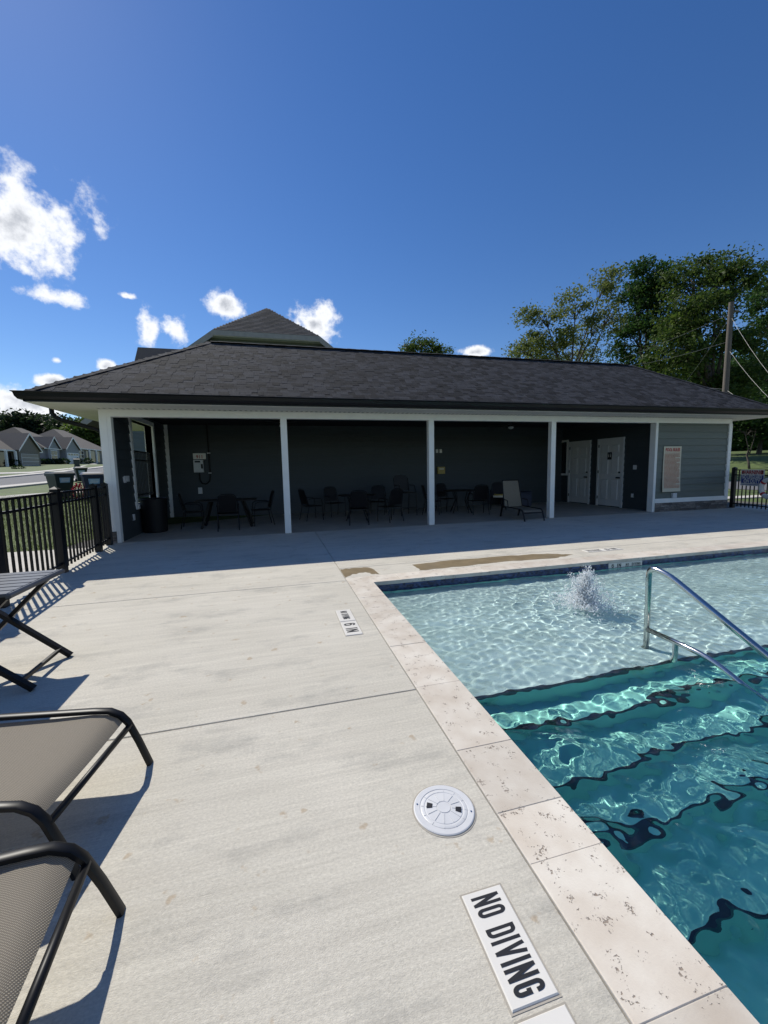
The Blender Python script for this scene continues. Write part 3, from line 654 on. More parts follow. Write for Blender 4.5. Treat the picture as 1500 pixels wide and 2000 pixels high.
# ------------------------------------------------------------------ patio furniture
CH_GROUP = 'black metal patio chairs under the pavilion'
def make_chair(label):
    t_ = thing('patio_chair', label, 'chair', group=CH_GROUP)       # faces -y in its own frame
    for s_ in (-1, 1):
        MB().tube([(s_*.25, -.24, 0), (s_*.25, -.22, .42), (s_*.25, -.20, .60), (s_*.26, -.12, .645), (s_*.26, .14, .645), (s_*.25, .22, .62)], .013, 6).build('front_leg', BLACK, t_)
        MB().tube([(s_*.25, .29, 0), (s_*.24, .20, .42), (s_*.23, .27, .70), (s_*.20, .31, .86)], .013, 6).build('rear_leg', BLACK, t_)
    MB().bev((-.24, -.24, .405), (.24, .22, .425), .008).build('seat', BLACK, t_)
    arc = [(-.20, .31, .86), (-.14, .325, .905), (0, .33, .92), (.14, .325, .905), (.20, .31, .86)]; fr_ = MB().tube(arc, .013, 6).build('back_frame', BLACK, t_)
    mb = MB()
    for i in range(4):
        (a, b_, c) = arc[i], arc[i+1], None; mb.add([(a[0]*1.05, .215, .47), (b_[0]*1.05, .215, .47), (b_[0], b_[1], b_[2]-.02), (a[0], a[1], a[2]-.02)], [(0, 1, 2, 3)])
    mb.add([(x, y+.006, z) for x, y, z in mb.v], [tuple(reversed(q)) for q in mb.f]); mb.build('backrest', BLACK, t_)
    return t_
c0 = make_chair('black metal patio chair at the left end of the rectangular table'); first = True
def chair(x, y, deg, label, s_=1.):
    global first
    c = c0 if first else copy_tree(c0); first = False; c.location = (x, y, .002); c.rotation_euler = (0, 0, R(deg)); c.scale = (s_,)*3; c['label'] = label; return c
chair(-2.18, 11.75, 95, 'black metal patio chair at the end of the rectangular table beside the trash can')
chair(-1.22, 10.95, 185, 'black metal patio chair on the pool side of the rectangular table')
chair(-.42, 11.55, -80, 'black metal patio chair at the end of the rectangular table beside the post')
chair(.98, 12.1, 110, 'black metal patio chair standing a little apart beside the first post')
chair(1.75, 12.75, 20, 'black metal patio chair against the wall behind the first round table')
chair(2.1, 10.65, 170, 'black metal patio chair on the pool side of the first round table')
chair(3.02, 10.85, 205, 'black metal patio chair with its back to the pool near the tall chair')
chair(3.1, 12.6, -20, 'black metal patio chair between the first round table and the wall')
chair(4.75, 12.0, 60, 'black metal patio chair just behind the middle post')
chair(5.55, 12.7, 20, 'black metal patio chair below the yellow wall box')
chair(6.05, 11.45, 170, 'black metal patio chair on the pool side of the second round table')
chair(7.3, 12.4, -30, 'black metal patio chair between the sling lounger and the blue storage bin')
tc_ = thing('bar_chair', 'tall black bar-height chair by the wall beside the middle post', 'chair', (3.88, 12.1, .002), R(10))
for s_ in (-1, 1):
    MB().tube([(s_*.27, -.25, 0), (s_*.26, -.22, .72), (s_*.26, -.1, .93), (s_*.26, .2, .93)], .014, 6).build('front_leg', BLACK, tc_); MB().tube([(s_*.27, .30, 0), (s_*.25, .22, .72), (s_*.25, .30, 1.15)], .014, 6).build('rear_leg', BLACK, tc_)
MB().bev((-.26, -.24, .69), (.26, .23, .72), .01).build('seat', BLACK, tc_); MB().tube([(-.27, -.245, .25), (.27, -.245, .25)], .012, 6).build('foot_rail', BLACK, tc_)
MB().prism([(-.25, .24, .76), (.25, .24, .76), (.26, .30, 1.12), (.18, .315, 1.24), (0, .32, 1.27), (-.18, .315, 1.24), (-.26, .30, 1.12)], (0, .02, 0)).build('backrest', BLACK, tc_)
tb = thing('rectangular_table', 'black rectangular metal patio table below the emergency call box', 'table', (-1.3, 11.6, .002))
for k in range(5): MB().box((-.75, -.40+k*.162, .70), (.75, -.40+k*.162+.154, .725)).build('tabletop_slat', BLACK, tb)
for sx_ in (-1, 1):
    for sy_ in (-1, 1): MB().bar((sx_*.62, sy_*.34, 0), (sx_*.40, sy_*.26, .70), .05).build('leg', BLACK, tb)
def round_table(x, y, label):
    r_ = thing('round_table', label, 'table', (x, y, .002), 0, 'round patio tables'); MB().lathe((0, 0, .70), [(.52, 0), (.55, .01), (.55, .025)], 28).build('tabletop', BLACK, r_)
    for k in range(4):
        a = k*math.pi/2+.5; MB().tube([(.42*math.cos(a), .42*math.sin(a), 0), (.22*math.cos(a), .22*math.sin(a), .4), (.36*math.cos(a), .36*math.sin(a), .70)], .018, 6).build('leg', BLACK, r_)
round_table(2.25, 11.6, 'round black patio table between the first and middle posts'); round_table(5.75, 12.05, 'round black patio table between the middle post and the sling lounger')
st = thing('storage_bin', 'dark blue plastic storage bin against the wall behind the sling lounger', 'bin', (8.5, 13.2, .002))
MB().bev((-.45, -.3, 0), (.45, .3, .46), .02).build('bin_body', BLUEB, st); MB().bev((-.47, -.32, .46), (.47, .32, .53), .03).build('bin_lid', BLUEB, st)
cu_ = thing('folded_towel', 'yellowish folded towel lying on the seat behind the lounger', 'towel', (7.28, 12.3, .43), -.5); MB().bev((-.2, -.16, 0), (.2, .14, .06), .02).build('towel_fold', CREAM, cu_); MB().bev((-.17, -.13, .06), (.16, .1, .1), .02).build('towel_fold', YELLOW, cu_)
tcn = thing('trash_can', 'round black trash can under the window of the end wall', 'trash can', (-2.98, 11.25, .002))
MB().lathe((0, 0, 0), [(.25, 0), (.27, .02), (.30, .80)], 28).build('can_body', BLACKP, tcn, smooth=40); MB().lathe((0, 0, .80), [(.325, 0), (.325, .03), (.30, .05), (.27, .03), (.265, -.25)], 28).build('can_rim', BLACKP, tcn, smooth=40)

def lounger(name, label, loc, rot, back, L_=1.30, W_=.58):
    """chaise: foot end at the origin, body along -x"""
    t_ = thing(name, label, 'lounger', loc, rot, 'sling lounge chairs'); hw = W_/2; zr = .305
    side = [(.10, 0), (.055, .13), (.012, .235), (-.02, .275), (-.07, .300), (-.14, zr), (-L_+.15, zr+.01)]
    fl = MB()
    for s_ in (-1, 1):
        pts = [(x, s_*hw, z) for x, z in side]; fw = MB(); v = []
        for i, p in enumerate(pts):
            a, b_ = Vector(pts[max(i-1, 0)]), Vector(pts[min(i+1, len(pts)-1)]); d = (b_-a).normalized(); nrm = Vector((d.z, 0, -d.x)); y_ = Vector((0, 1, 0)); P_ = Vector(p)
            v += [P_+y_*.018*c_*1.+nrm*.011*e for c_, e in ((-1, -.7), (-.7, -1), (.7, -1), (1, -.7), (1, .7), (.7, 1), (-.7, 1), (-1, .7))]
        m_ = 8; fw.add(v, [(i*m_+k, i*m_+(k+1) % m_, (i+1)*m_+(k+1) % m_, (i+1)*m_+k) for i in range(len(pts)-1) for k in range(m_)]+[tuple(range(m_)), tuple((len(pts)-1)*m_+k for k in range(m_-1, -1, -1))])
        fw.build('side_rail', BLACK, t_, smooth=50)
        MB().bar((-L_+.22, s_*hw, zr), (-L_+.12, s_*hw, 0), .045, .026, (1, 0, 0)).build('rear_leg', BLACK, t_)
    MB().tube([(.018, -hw, .215), (.018, hw, .215)], .014, 10).build('cross_bar', BLACK, t_, smooth=True); MB().tube([(-L_+.25, -hw, .28), (-L_+.25, hw, .28)], .013, 8).build('cross_bar', BLACK, t_, smooth=True)
    sp_ = [(-.005, .245), (-.03, .268), (-.075, .288), (-.14, .293), (-.3, .288), (-.6, .285), (-L_+.35, .290)]; nn = 8; v = []
    for x, z in sp_:
        for k in range(nn+1):
            u_ = k/nn*2-1; v.append((x, u_*(hw-.012), z-.016*(1-u_*u_)*(1 if x < -.06 else .4)))
    q = [(i*(nn+1)+k, i*(nn+1)+k+1, (i+1)*(nn+1)+k+1, (i+1)*(nn+1)+k) for i in range(len(sp_)-1) for k in range(nn)]
    MB().add(v, q).build('sling_seat', SLING, t_, smooth=True)
    bx, bz = -L_+.33, .295; e = Vector((-math.cos(R(back)), 0, math.sin(R(back))))*.78
    bk = MB().add([(bx, -hw+.01, bz), (bx, hw-.01, bz), (bx+e.x, hw-.04, bz+e.z), (bx+e.x, -hw+.04, bz+e.z)], [(0, 1, 2, 3)]); bk.build('sling_back', SLING, t_)
    for s_ in (-1, 1):
        MB().tube([(bx, s_*hw, bz), (bx+e.x, s_*(hw-.03), bz+e.z)], .016, 8).build('back_rail', BLACK, t_)
        MB().tube([(bx-.1, s_*(hw+.03), .30), (bx-.1, s_*(hw+.03), .50), (bx+.0, s_*(hw+.03), .52), (bx+.22, s_*(hw+.03), .50), (bx+.27, s_*(hw+.03), .32)], .014, 6).build('arm_rest', BLACK, t_)
    MB().tube([(bx+e.x, -hw+.03, bz+e.z), (bx+e.x, hw-.03, bz+e.z)], .016, 8).build('back_bar', BLACK, t_)
    return t_
def place_lounger(label, far, deg, **k):
    """far: where the foot of the far side leg stands"""
    a = R(deg); d = Vector((math.cos(a), math.sin(a), 0)); s_ = Vector((-d.y, d.x, 0)); o = Vector((*far, 0)) - d*.10 - s_*.29
    return lounger('lounge_chair', label, o, a, **k)
place_lounger('taupe sling lounge chair with black frame beside the folding table', (-.69, 2.18), -9, back=12)
place_lounger('taupe sling lounge chair with black frame across from the round skimmer lid', (-.575, 1.42), 4, back=12)
lounger('lounge_chair', 'taupe sling lounge chair with raised back beside the pavilion post', (6.575, 9.42, .002), R(-92), 76)

# folding slatted table with crossed legs
ft = thing('folding_table', 'slate grey slatted folding table with crossed black legs on the concrete', 'table', (-2.1, 3.5, 0))
tx1, tx0, ty0, ty1, tz = -1.735, -2.47, 3.17, 3.89, .70; k = 6; wd = (tx1-tx0-.06)/6
for i in range(7):
    w_s = (ty1-ty0-.012)/7; y = ty0+.006+i*w_s
    part(MB().bev((tx0+.03, y+.004, tz-.022), (tx1-.03, y+w_s-.004, tz), .006), 'tabletop_slat', TABLE, ft)
for a in (tx0, tx1-.032): part(MB().bev((a, ty0, tz-.03), (a+.032, ty1, tz+.002), .012), 'tabletop_edge', TABLE, ft)
for a in (ty0+.03, ty1-.055): part(MB().box((tx0+.03, a, tz-.045), (tx1-.03, a+.025, tz-.022)), 'tabletop_rail', BLACK, ft)
for y, o_ in ((3.20, 0), (3.73, 0)):
    part(MB().bar((-1.685, y, .012), (-2.40, y, tz-.04), .03, .045, (0, 1, 0)), 'leg', BLACK, ft); part(MB().bar((-2.43, y+.035, .012), (-1.80, y+.035, tz-.04), .03, .045, (0, 1, 0)), 'leg', BLACK, ft)
part(MB().bar((-1.755, 3.2, .075), (-1.755, 3.73, .075), .024), 'foot_bar', BLACK, ft); part(MB().bar((-2.37, 3.24, .075), (-2.37, 3.77, .075), .024), 'foot_bar', BLACK, ft)

# ------------------------------------------------------------------ fences
def fence(name, label, posts, zt=1.22, sp_=.145, group=None):
    f_ = thing(name, label, 'fence', (posts[0][0], posts[0][1], 0), 0, group); p0 = None
    for a in posts:
        part(MB().box((a[0]-.05, a[1]-.05, 0), (a[0]+.05, a[1]+.05, zt+.045)), 'post', BLACK, f_)
        part(MB().add([(a[0]-.06, a[1]-.06, zt+.045), (a[0]+.06, a[1]-.06, zt+.045), (a[0]+.06, a[1]+.06, zt+.045), (a[0]-.06, a[1]+.06, zt+.045), (a[0], a[1], zt+.085)], [(0, 1, 4), (1, 2, 4), (2, 3, 4), (3, 0, 4), (3, 2, 1, 0)]), 'post_cap', BLACK, f_)
    for a, c in zip(posts, posts[1:]):
        a, c = Vector((*a, 0)), Vector((*c, 0)); d = (c-a); ln_ = d.length; d /= ln_
        for z in (zt-.015, zt-.17, .14): part(MB().bar(a+d*.05+Vector((0, 0, z)), c-d*.05+Vector((0, 0, z)), .032, .032), 'rail', BLACK, f_)
        m_ = max(1, round((ln_-.1)/sp_)); 
        for k_ in range(1, m_):
            q = a+d*(.05+(ln_-.1)*k_/m_)
            if p0 is None: p0 = part(MB().box((q.x-.012, q.y-.012, .06), (q.x+.012, q.y+.012, zt)), 'picket', BLACK, f_); q0 = q
            elif p0.parent == f_: put('picket', p0, f_, q-q0)
    return f_
fence('pool_fence', 'black metal picket fence running from the pavilion corner past the carts', [(-3.42, 9.56), (-3.335, 8.80), (-3.19, 7.10), (-3.06, 5.42), (-2.95, 3.6), (-2.84, 1.8)])
A_, B_ = Vector((14.12, 9.72, 0)), Vector((13.72, 8.47, 0)); D_ = (B_-A_).normalized()
fr = fence('pool_fence', 'black metal picket fence carrying the warning sign beyond the pavilion wall', [tuple(A_.xy), tuple((A_+D_*2.3).xy), tuple((A_+D_*4.6).xy)])
NF = Vector((-D_.y, D_.x, 0))
if NF.dot(A_) > 0: NF = -NF
pA = A_+NF*.035
def fpx(x, y): return on_plane(x, y, pA, NF)
s0, s1, s2 = fpx(1448, 917), fpx(1494, 917), fpx(1448, 948)
wsn = thing('warning_sign', 'white warning sign with red and blue bands hanging on the picket fence', 'sign', (*((s0+s1)/2).xy, s2.z))
dx = Vector((s1.x-s0.x, s1.y-s0.y, 0)); wl = dx.length; dx.normalize(); hgt = s0.z-s2.z; nn_ = dx.cross(Vector((0, 0, 1)))
def sgn(a0, a1, b0, b1, o_, name, m):
    P0 = Vector((s0.x, s0.y, s2.z)); c = [P0+dx*a0*wl+Vector((0, 0, b0*hgt)), P0+dx*a1*wl+Vector((0, 0, b0*hgt)), P0+dx*a1*wl+Vector((0, 0, b1*hgt)), P0+dx*a0*wl+Vector((0, 0, b1*hgt))]
    return part(MB().prism([q+nn_*o_ for q in c], nn_*.003), name, m, wsn)
sgn(0, 1, 0, 1, 0, 'sign_panel', TILEW); sgn(.03, .97, .40, .66, .003, 'blue_band', BLUE); sgn(.03, .97, .16, .40, .003, 'blue_band', BLUE); sgn(.03, .97, .06, .10, .003, 'blue_rule', BLUE)
sgn(.04, .13, .72, .93, .003, 'warning_symbol', INK); sgn(.87, .96, .72, .93, .003, 'warning_symbol', INK)
P0 = Vector((s0.x, s0.y, s2.z))
for txt, cz, sz, m, sw in (('WARNING', .82, .27, RED, .95), ('NO LIFEGUARD', .53, .26, TILEW, .62), ('ON DUTY', .28, .26, TILEW, .8)):
    letters('sign_lettering', txt, sz*hgt*1.25, m, wsn, frame(P0+dx*wl*.5+Vector((0, 0, cz*hgt))+nn_*.0085, dx, (0, 0, 1)), sw, .004)
lc = fpx(1506, 954)
rg = thing('life_ring', 'white life ring hanging on the picket fence beside the warning sign', 'life ring', tuple(lc))
rp_ = []; mb = MB(); v = []
for i in range(24):
    a = 2*math.pi*i/24; c_ = dx*math.cos(a)+Vector((0, 0, 1))*math.sin(a)
    for k in range(10):
        b_ = 2*math.pi*k/10; v.append(lc+nn_*.06+c_*.25+(c_*math.cos(b_)+nn_*math.sin(b_))*.065)
mb.add(v, [(i*10+k, i*10+(k+1) % 10, ((i+1) % 24)*10+(k+1) % 10, ((i+1) % 24)*10+k) for i in range(24) for k in range(10)]); part(mb, 'ring_body', TILEW, rg, smooth=True)
for a in (.78, 2.36, 3.93, 5.5):
    c_ = dx*math.cos(a)+Vector((0, 0, 1))*math.sin(a); s_ = -dx*math.sin(a)+Vector((0, 0, 1))*math.cos(a); part(MB().tube([lc+nn_*.06+c_*.25-s_*.03, lc+nn_*.06+c_*.25+s_*.03], .069, 12), 'band', RED, rg, smooth=40)

# ------------------------------------------------------------------ small things on the deck and in the pool
def deck_tile(x0, x1, y0, y1, words, label, rot=True):
    t_ = thing('depth_marker_tile', label, 'tile', ((x0+x1)/2, (y0+y1)/2, 0))
    MB().bev(((x0-x1)/2, (y0-y1)/2, -.002), ((x1-x0)/2, (y1-y0)/2, .006), .003).build('tile_body', TILEW, t_)
    MB().box(((x0-x1)/2-.006, (y0-y1)/2-.006, -.004), ((x1-x0)/2+.006, (y1-y0)/2+.006, .0015)).build('mortar_bed', FLOORC, t_)
    for txt, u_, ln_, hh in words:
        o_ = ((x0+x1)/2, y1-u_, .0064) if rot else (x0+u_, (y0+y1)/2, .0064)
        block('tile_lettering', txt, ln_, hh, INK, t_, frame(o_, (0, -1, 0) if rot else (1, 0, 0), (1, 0, 0) if rot else (0, 1, 0)))
deck_tile(.553, .701, .838, 1.152, [('NO', .053, .068, .100), ('DIVING', .207, .178, .100)], 'white tile reading NO DIVING in large black letters beside the skimmer lid')
deck_tile(.553, .701, .50, .815, [('6', .09, .05, .105), ('IN', .2, .07, .105)], 'white depth tile set end to end with the large NO DIVING tile')
deck_tile(.536, .690, 3.80, 4.125, [('NO', .07, .06, .07), ('DIVING', .20, .15, .07)], 'white NO DIVING tile set against the 6 IN tile')
deck_tile(.536, .690, 3.455, 3.79, [('6', .085, .06, .11), ('IN', .225, .10, .11)], 'white tile reading 6 IN beside the pool coping')
deck_tile(5.03, 5.38, 5.64, 5.80, [('NO', .08, .08, .08), ('DIVING', .23, .17, .08)], 'white NO DIVING tile on the strip behind the splash', False); deck_tile(5.39, 5.74, 5.64, 5.80, [('6', .09, .06, .11), ('IN', .23, .1, .11)], 'white 6 IN tile on the strip behind the splash', False)
wt_ = thing('waterline_marker', 'white waterline tile reading 6 IN NO DIVING on the blue mosaic', 'tile', (5.19, PY1, -.06))
part(MB().box((4.875, PY1-.018, -.125), (5.51, PY1-.002, -.047)), 'tile_body', TILEW, wt_)
for txt, x, ln_, hh in (('6', 4.95, .045, .055), ('IN', 5.07, .075, .055), ('NO', 5.225, .06, .045), ('DIVING', 5.395, .17, .045)): block('tile_lettering', txt, ln_, hh, INK, wt_, frame((x, PY1-.0185, -.086), (1, 0, 0), (0, 0, 1)))
sk = thing('skimmer_lid', 'round grey white plastic skimmer lid set in the concrete', 'lid', (.638, 1.505, 0))
MB().lathe((0, 0, -.02), [(.138, 0), (.138, .0215), (.131, .0225)], 40).build('mortar_ring', FLOORC, sk)
MB().lathe((0, 0, -.01), [(.131, 0), (.131, .015), (.127, .0175), (.105, .0175), (.103, .0155)], 48).build('outer_ring', PVC, sk, smooth=30)
MB().lathe((0, 0, -.01), [(.101, 0), (.101, .0165), (.098, .018), (.086, .018), (.084, .0165), (.082, .0165), (.08, .018), (.032, .0215), (.030, .019), (.028, .022)], 48).build('cover_disc', PVC, sk, smooth=30)
rb = MB()
for k in range(12):
    a = k*math.pi/6+.15; c_, s_ = math.cos(a), math.sin(a); rb.bar((.034*c_, .034*s_, .0115), (.078*c_, .078*s_, .0085), .0025, .003)
    rb.bar((.088*c_, .088*s_, .0082), (.10*c_, .10*s_, .0082), .002, .002)
rb.build('rib', PVC, sk)
for a in (2.95, 2.95+math.pi):
    c_, s_ = math.cos(a-.25), math.sin(a-.25); u_ = Vector((c_, s_, 0)); w_2 = Vector((-s_, c_, 0))
    MB().prism([u_*.050-w_2*.010+Vector((0, 0, .0105)), u_*.074-w_2*.014+Vector((0, 0, .0098)), u_*.074+w_2*.014+Vector((0, 0, .0098)), u_*.050+w_2*.010+Vector((0, 0, .0105))], (0, 0, .0018)).build('finger_hole', INK, sk)
    MB().lathe((.116*c_, .116*s_, .0074), [(.004, 0), (.004, .002)], 10).build('screw', STEEL, sk)
for nm, pts, lab in (('puddle', [(808, 1103), (860, 1096), (1000, 1085), (1060, 1081), (1118, 1083), (1085, 1090), (1000, 1095), (900, 1106), (820, 1114)], 'long brown wet patch on the concrete strip behind the pool coping'),
                     ('puddle', [(664, 1113), (690, 1109), (722, 1108), (742, 1121), (728, 1121), (715, 1117), (690, 1121), (672, 1129)], 'small brown wet patch where the slab joints meet the pool corner')):
    w3 = [on_z(x, y, .0015) for x, y in pts]; c = sum(w3, Vector())/len(w3); poly = []
    for a, b_ in zip(w3, w3[1:]+w3[:1]):
        for k in range(6): poly.append(a.lerp(b_, k/6)+Vector((random.gauss(0, .012), random.gauss(0, .014), 0)))
    for p in poly: p.y = max(p.y, YO+.004); p.x = max(p.x, XO+.004)
    o = MB().add([p-c for p in poly], [tuple(range(len(poly)-1, -1, -1))]).build(nm, WETC); o.location = c; tag(o, lab, 'puddle')
hr = thing('pool_handrail', 'curved stainless steel handrail rising from the pool steps', 'handrail', (3.15, 2.81, WZ))
def arc_pts(pts, r_=.12, n=6):
    pts = [Vector(p) for p in pts]; out = [pts[0]]
    for a, b_, c in zip(pts, pts[1:], pts[2:]):
        u_, w2 = (a-b_), (c-b_); rr_ = min(r_, u_.length*.45, w2.length*.45); p, q = b_+u_.normalized()*rr_, b_+w2.normalized()*rr_
        for k in range(n+1):
            t_ = k/n; out.append(p.lerp(b_, t_).lerp(b_.lerp(q, t_), t_))
    return out+[pts[-1]]
hx = 3.145; re_ = on_x(1500, 1290, hx); top = Vector((hx, 2.80, .60)); dirr = (re_-Vector((hx, 2.66, .52))).normalized()
endp = re_+dirr*1.2
part(MB().tube(arc_pts([(hx+.01, 2.80, -.27), (hx, 2.80, .57), (hx, 2.62, .545), tuple(Vector((hx, 2.62, .545))+(endp-Vector((hx, 2.62, .545))))], .13), .0245, 14), 'upper_rail', STEEL, hr, smooth=True)
e2 = on_z(1462, 1360, WZ); part(MB().tube(arc_pts([(hx, 2.79, .0), (hx, 2.25, -.01), (hx, 1.93, WZ-.02), tuple(Vector((hx, 1.93, WZ-.02))+dirr*1.1)], .2), .021, 12), 'lower_rail', STEEL, hr, smooth=True)
part(MB().tube([(hx, 2.52, -.01), (hx, 2.52, -.27)], .021, 12), 'support', STEEL, hr, smooth=40)
# bubbler splash: droplets and torn strands of water
sr = random.Random(9); mb = MB()
ico = [(0, 0, 1), (.894, 0, .447), (.276, .851, .447), (-.724, .526, .447), (-.724, -.526, .447), (.276, -.851, .447), (.724, .526, -.447), (-.276, .851, -.447), (-.894, 0, -.447), (-.276, -.851, -.447), (.724, -.526, -.447), (0, 0, -1)]
icf = [(0, 1, 2), (0, 2, 3), (0, 3, 4), (0, 4, 5), (0, 5, 1), (1, 6, 2), (2, 7, 3), (3, 8, 4), (4, 9, 5), (5, 10, 1), (6, 7, 2), (7, 8, 3), (8, 9, 4), (9, 10, 5), (10, 6, 1), (11, 7, 6), (11, 8, 7), (11, 9, 8), (11, 10, 9), (11, 6, 10)]
jets = [(sr.uniform(0, 6.283), sr.uniform(0, .16), sr.uniform(.55, 1.)) for _ in range(26)]
for k in range(11000):
    if k % 3 == 0:
        a, lean, hj = sr.choice(jets); t_ = sr.random(); z = .50*hj*(t_**.8); r_ = lean*t_*1.3+abs(sr.gauss(0, .022))*(1.6-t_); a += sr.gauss(0, .25)
    else:
        t_ = sr.random()**1.6; z = .38*t_; r_ = abs(sr.gauss(0, 1))*(.045+.13*(1-t_)**1.3); a = sr.random()*6.283
    s_ = sr.choice((.0016, .002, .0026, .0034, .005))*(1.45-t_*.6); e = 1+sr.random()*1.8
    p = Vector((BUB.x+r_*math.cos(a), BUB.y+r_*math.sin(a), WZ+z)); tx, ty = sr.uniform(-.6, .6), sr.uniform(-.6, .6)
    mb.add([p+Vector((x*s_+tx*z_*s_*e, y*s_+ty*z_*s_*e, z_*s_*e)) for x, y, z_ in ico], icf)
for k in range(170):       # joined froth of the rising column
    t_ = sr.random(); z = .34*t_; r_ = abs(sr.gauss(0, .022))*(1.5-t_)+(.03*(1-t_)); a = sr.random()*6.283; s_ = sr.uniform(.007, .019)*(1.25-t_*.8); e = 1.2+sr.random()*1.4
    p = Vector((BUB.x+r_*math.cos(a), BUB.y+r_*math.sin(a), WZ+z)); j = [sr.uniform(.6, 1.35) for _ in ico]
    mb.add([p+Vector((x*s_*q_, y*s_*q_, z_*s_*e*q_)) for (x, y, z_), q_ in zip(ico, j)], icf)
fm, ft_, pb = nodes_of('splash_water'); pb.inputs['Base Color'].default_value = (.95, .97, .98, 1); pb.inputs['Roughness'].default_value = .15
ftr = ft_.nodes.new('ShaderNodeBsdfTranslucent'); ftr.inputs[0].default_value = (.95, .97, .98, 1); fms = ft_.nodes.new('ShaderNodeMixShader'); fms.inputs[0].default_value = .6
ft_.links.new(pb.outputs[0], fms.inputs[1]); ft_.links.new(ftr.outputs[0], fms.inputs[2]); ft_.links.new(fms.outputs[0], ft_.nodes['Material Output'].inputs[0])
spl = mb.build('water_splash', fm, smooth=True); tag(spl, 'white splash of the bubbler jet over the shallow shelf', 'splash', None, 'stuff')

# ------------------------------------------------------------------ clubhouse behind the pavilion
cy_ = 20.; cx_ = -.06; zr_ = 9.46; sl_ = .75; ze_ = 3.9; zc_ = 7.70; hw_ = (zr_-ze_)/sl_
club = thing('clubhouse', 'large sage clubhouse with clipped gable roof rising behind the pavilion', 'building', (cx_, cy_+6, .2))
cl_x0, cl_x1 = cx_-hw_+.75, cx_+hw_-.75
part(MB().box((cl_x0, cy_+.35, -.3), (cl_x1, 34, ze_)), 'wall', SIDING, club)
gw = MB().prism([(cl_x0, cy_+.35, ze_), (cl_x1, cy_+.35, ze_), (cx_+(zr_-zc_)/sl_, cy_+.35, zc_), (cx_-(zr_-zc_)/sl_, cy_+.35, zc_)], (0, .2, 0)); part(gw, 'gable_wall', SIDING, club)
z = 0.
while z < zc_-.05:
    hz = (cl_x1-cl_x0)/2 if z+.2 < ze_+.5 else (zr_-z-.2)/sl_-.1
    v = [(cx_-hz, cy_+.325, z), (cx_+hz, cy_+.325, z), (cx_+hz, cy_+.345, z+.21), (cx_-hz, cy_+.345, z+.21), (cx_-hz, cy_+.352, z), (cx_+hz, cy_+.352, z)]
    part(MB().add(v, [(0, 1, 2, 3), (0, 4, 5, 1)]), 'siding_board', SIDING, club); z += .2
hx_ = (zr_-zc_)/sl_; hipd = 1.8
P = lambda x, y, zz: (x, y, zz)
rm = MB()
for s_ in (-1, 1):
    xe = cx_+s_*(hw_+.3); zee = ze_-.3*sl_; top = [(xe, cy_-.05, zee), (cx_+s_*hx_, cy_-.05, zc_), (cx_, cy_+hipd, zr_), (cx_, 34.5, zr_), (xe, 34.5, zee)]
    rm.add(top+[(a, b_, c-.16) for a, b_, c in top], [tuple(range(5)) if s_ > 0 else (4, 3, 2, 1, 0), (5, 6, 7, 8, 9)]+[(i, (i+1) % 5, 5+(i+1) % 5, 5+i) for i in range(5)])
tri = [(cx_-hx_, cy_-.05, zc_), (cx_+hx_, cy_-.05, zc_), (cx_, cy_+hipd, zr_)]; rm.add(tri+[(a, b_, c-.05) for a, b_, c in tri], [(0, 1, 2), (5, 4, 3)])
croof = part(rm, 'roof', SHING2, club)
for k in range(20):   # courses of the clipped hip
    t0, t1 = k/20, (k+1)/20
    for q0 in range(-14, 15):
        o2 = (k*.37) % 1*.33; xa, xb_ = q0*.33+o2, q0*.33+o2+.32; lim = hx_*(1-t0)-.05
        xa, xb_ = max(xa, -lim), min(xb_, lim)
        if xb_-xa > .1:
            part(MB().add([(cx_+xa, cy_-.06+hipd*t0, zc_+.013+(zr_-zc_)*t0), (cx_+xb_, cy_-.06+hipd*t0, zc_+.013+(zr_-zc_)*t0), (cx_+xb_, cy_-.05+hipd*t1, zc_+.006+(zr_-zc_)*t1), (cx_+xa, cy_-.05+hipd*t1, zc_+.006+(zr_-zc_)*t1),
                       (cx_+xa, cy_-.05+hipd*t0, zc_+.0+(zr_-zc_)*t0), (cx_+xb_, cy_-.05+hipd*t0, zc_+.0+(zr_-zc_)*t0)], [(0, 1, 2, 3), (0, 4, 5, 1)]), 'shingle', SHING2, croof)
part(MB().box((cx_-hx_, cy_-.08, zc_-.24), (cx_+hx_, cy_-.045, zc_-.015)), 'fascia', mat('tan_fascia', (.36, .33, .29), .6), club)
for s_ in (-1, 1): part(MB().prism([(cx_+s_*hx_, cy_-.085, zc_-.02), (cx_+s_*(hw_+.3), cy_-.085, ze_-.3*sl_-.02), (cx_+s_*(hw_+.3), cy_-.085, ze_-.3*sl_-.30), (cx_+s_*hx_, cy_-.085, zc_-.30)], (0, .04, 0)), 'rake_board', bpy.data.materials['tan_fascia'], club)
part(MB().box((cx_-hx_-.2, cy_-.04, zc_-.26), (cx_+hx_+.2, cy_+.34, zc_-.22)), 'soffit', SOFFIT, club)
dw = MB().prism([(-6.3, 21.0, 5.0), (-6.3, 23.2, 7.65), (-6.3, 25.4, 5.0)], (4.2, 0, 0)); part(dw, 'dormer_roof', SHING2, club)
part(MB().box((cl_x0-.03, cy_+.29, -.2), (cl_x0+.14, cy_+.42, ze_)), 'corner_board', WHITE, club)
part(MB().box((cl_x0-.02, cy_+.28, -.2), (cl_x1, cy_+.34, .5)), 'brick_skirt', STONE, club)

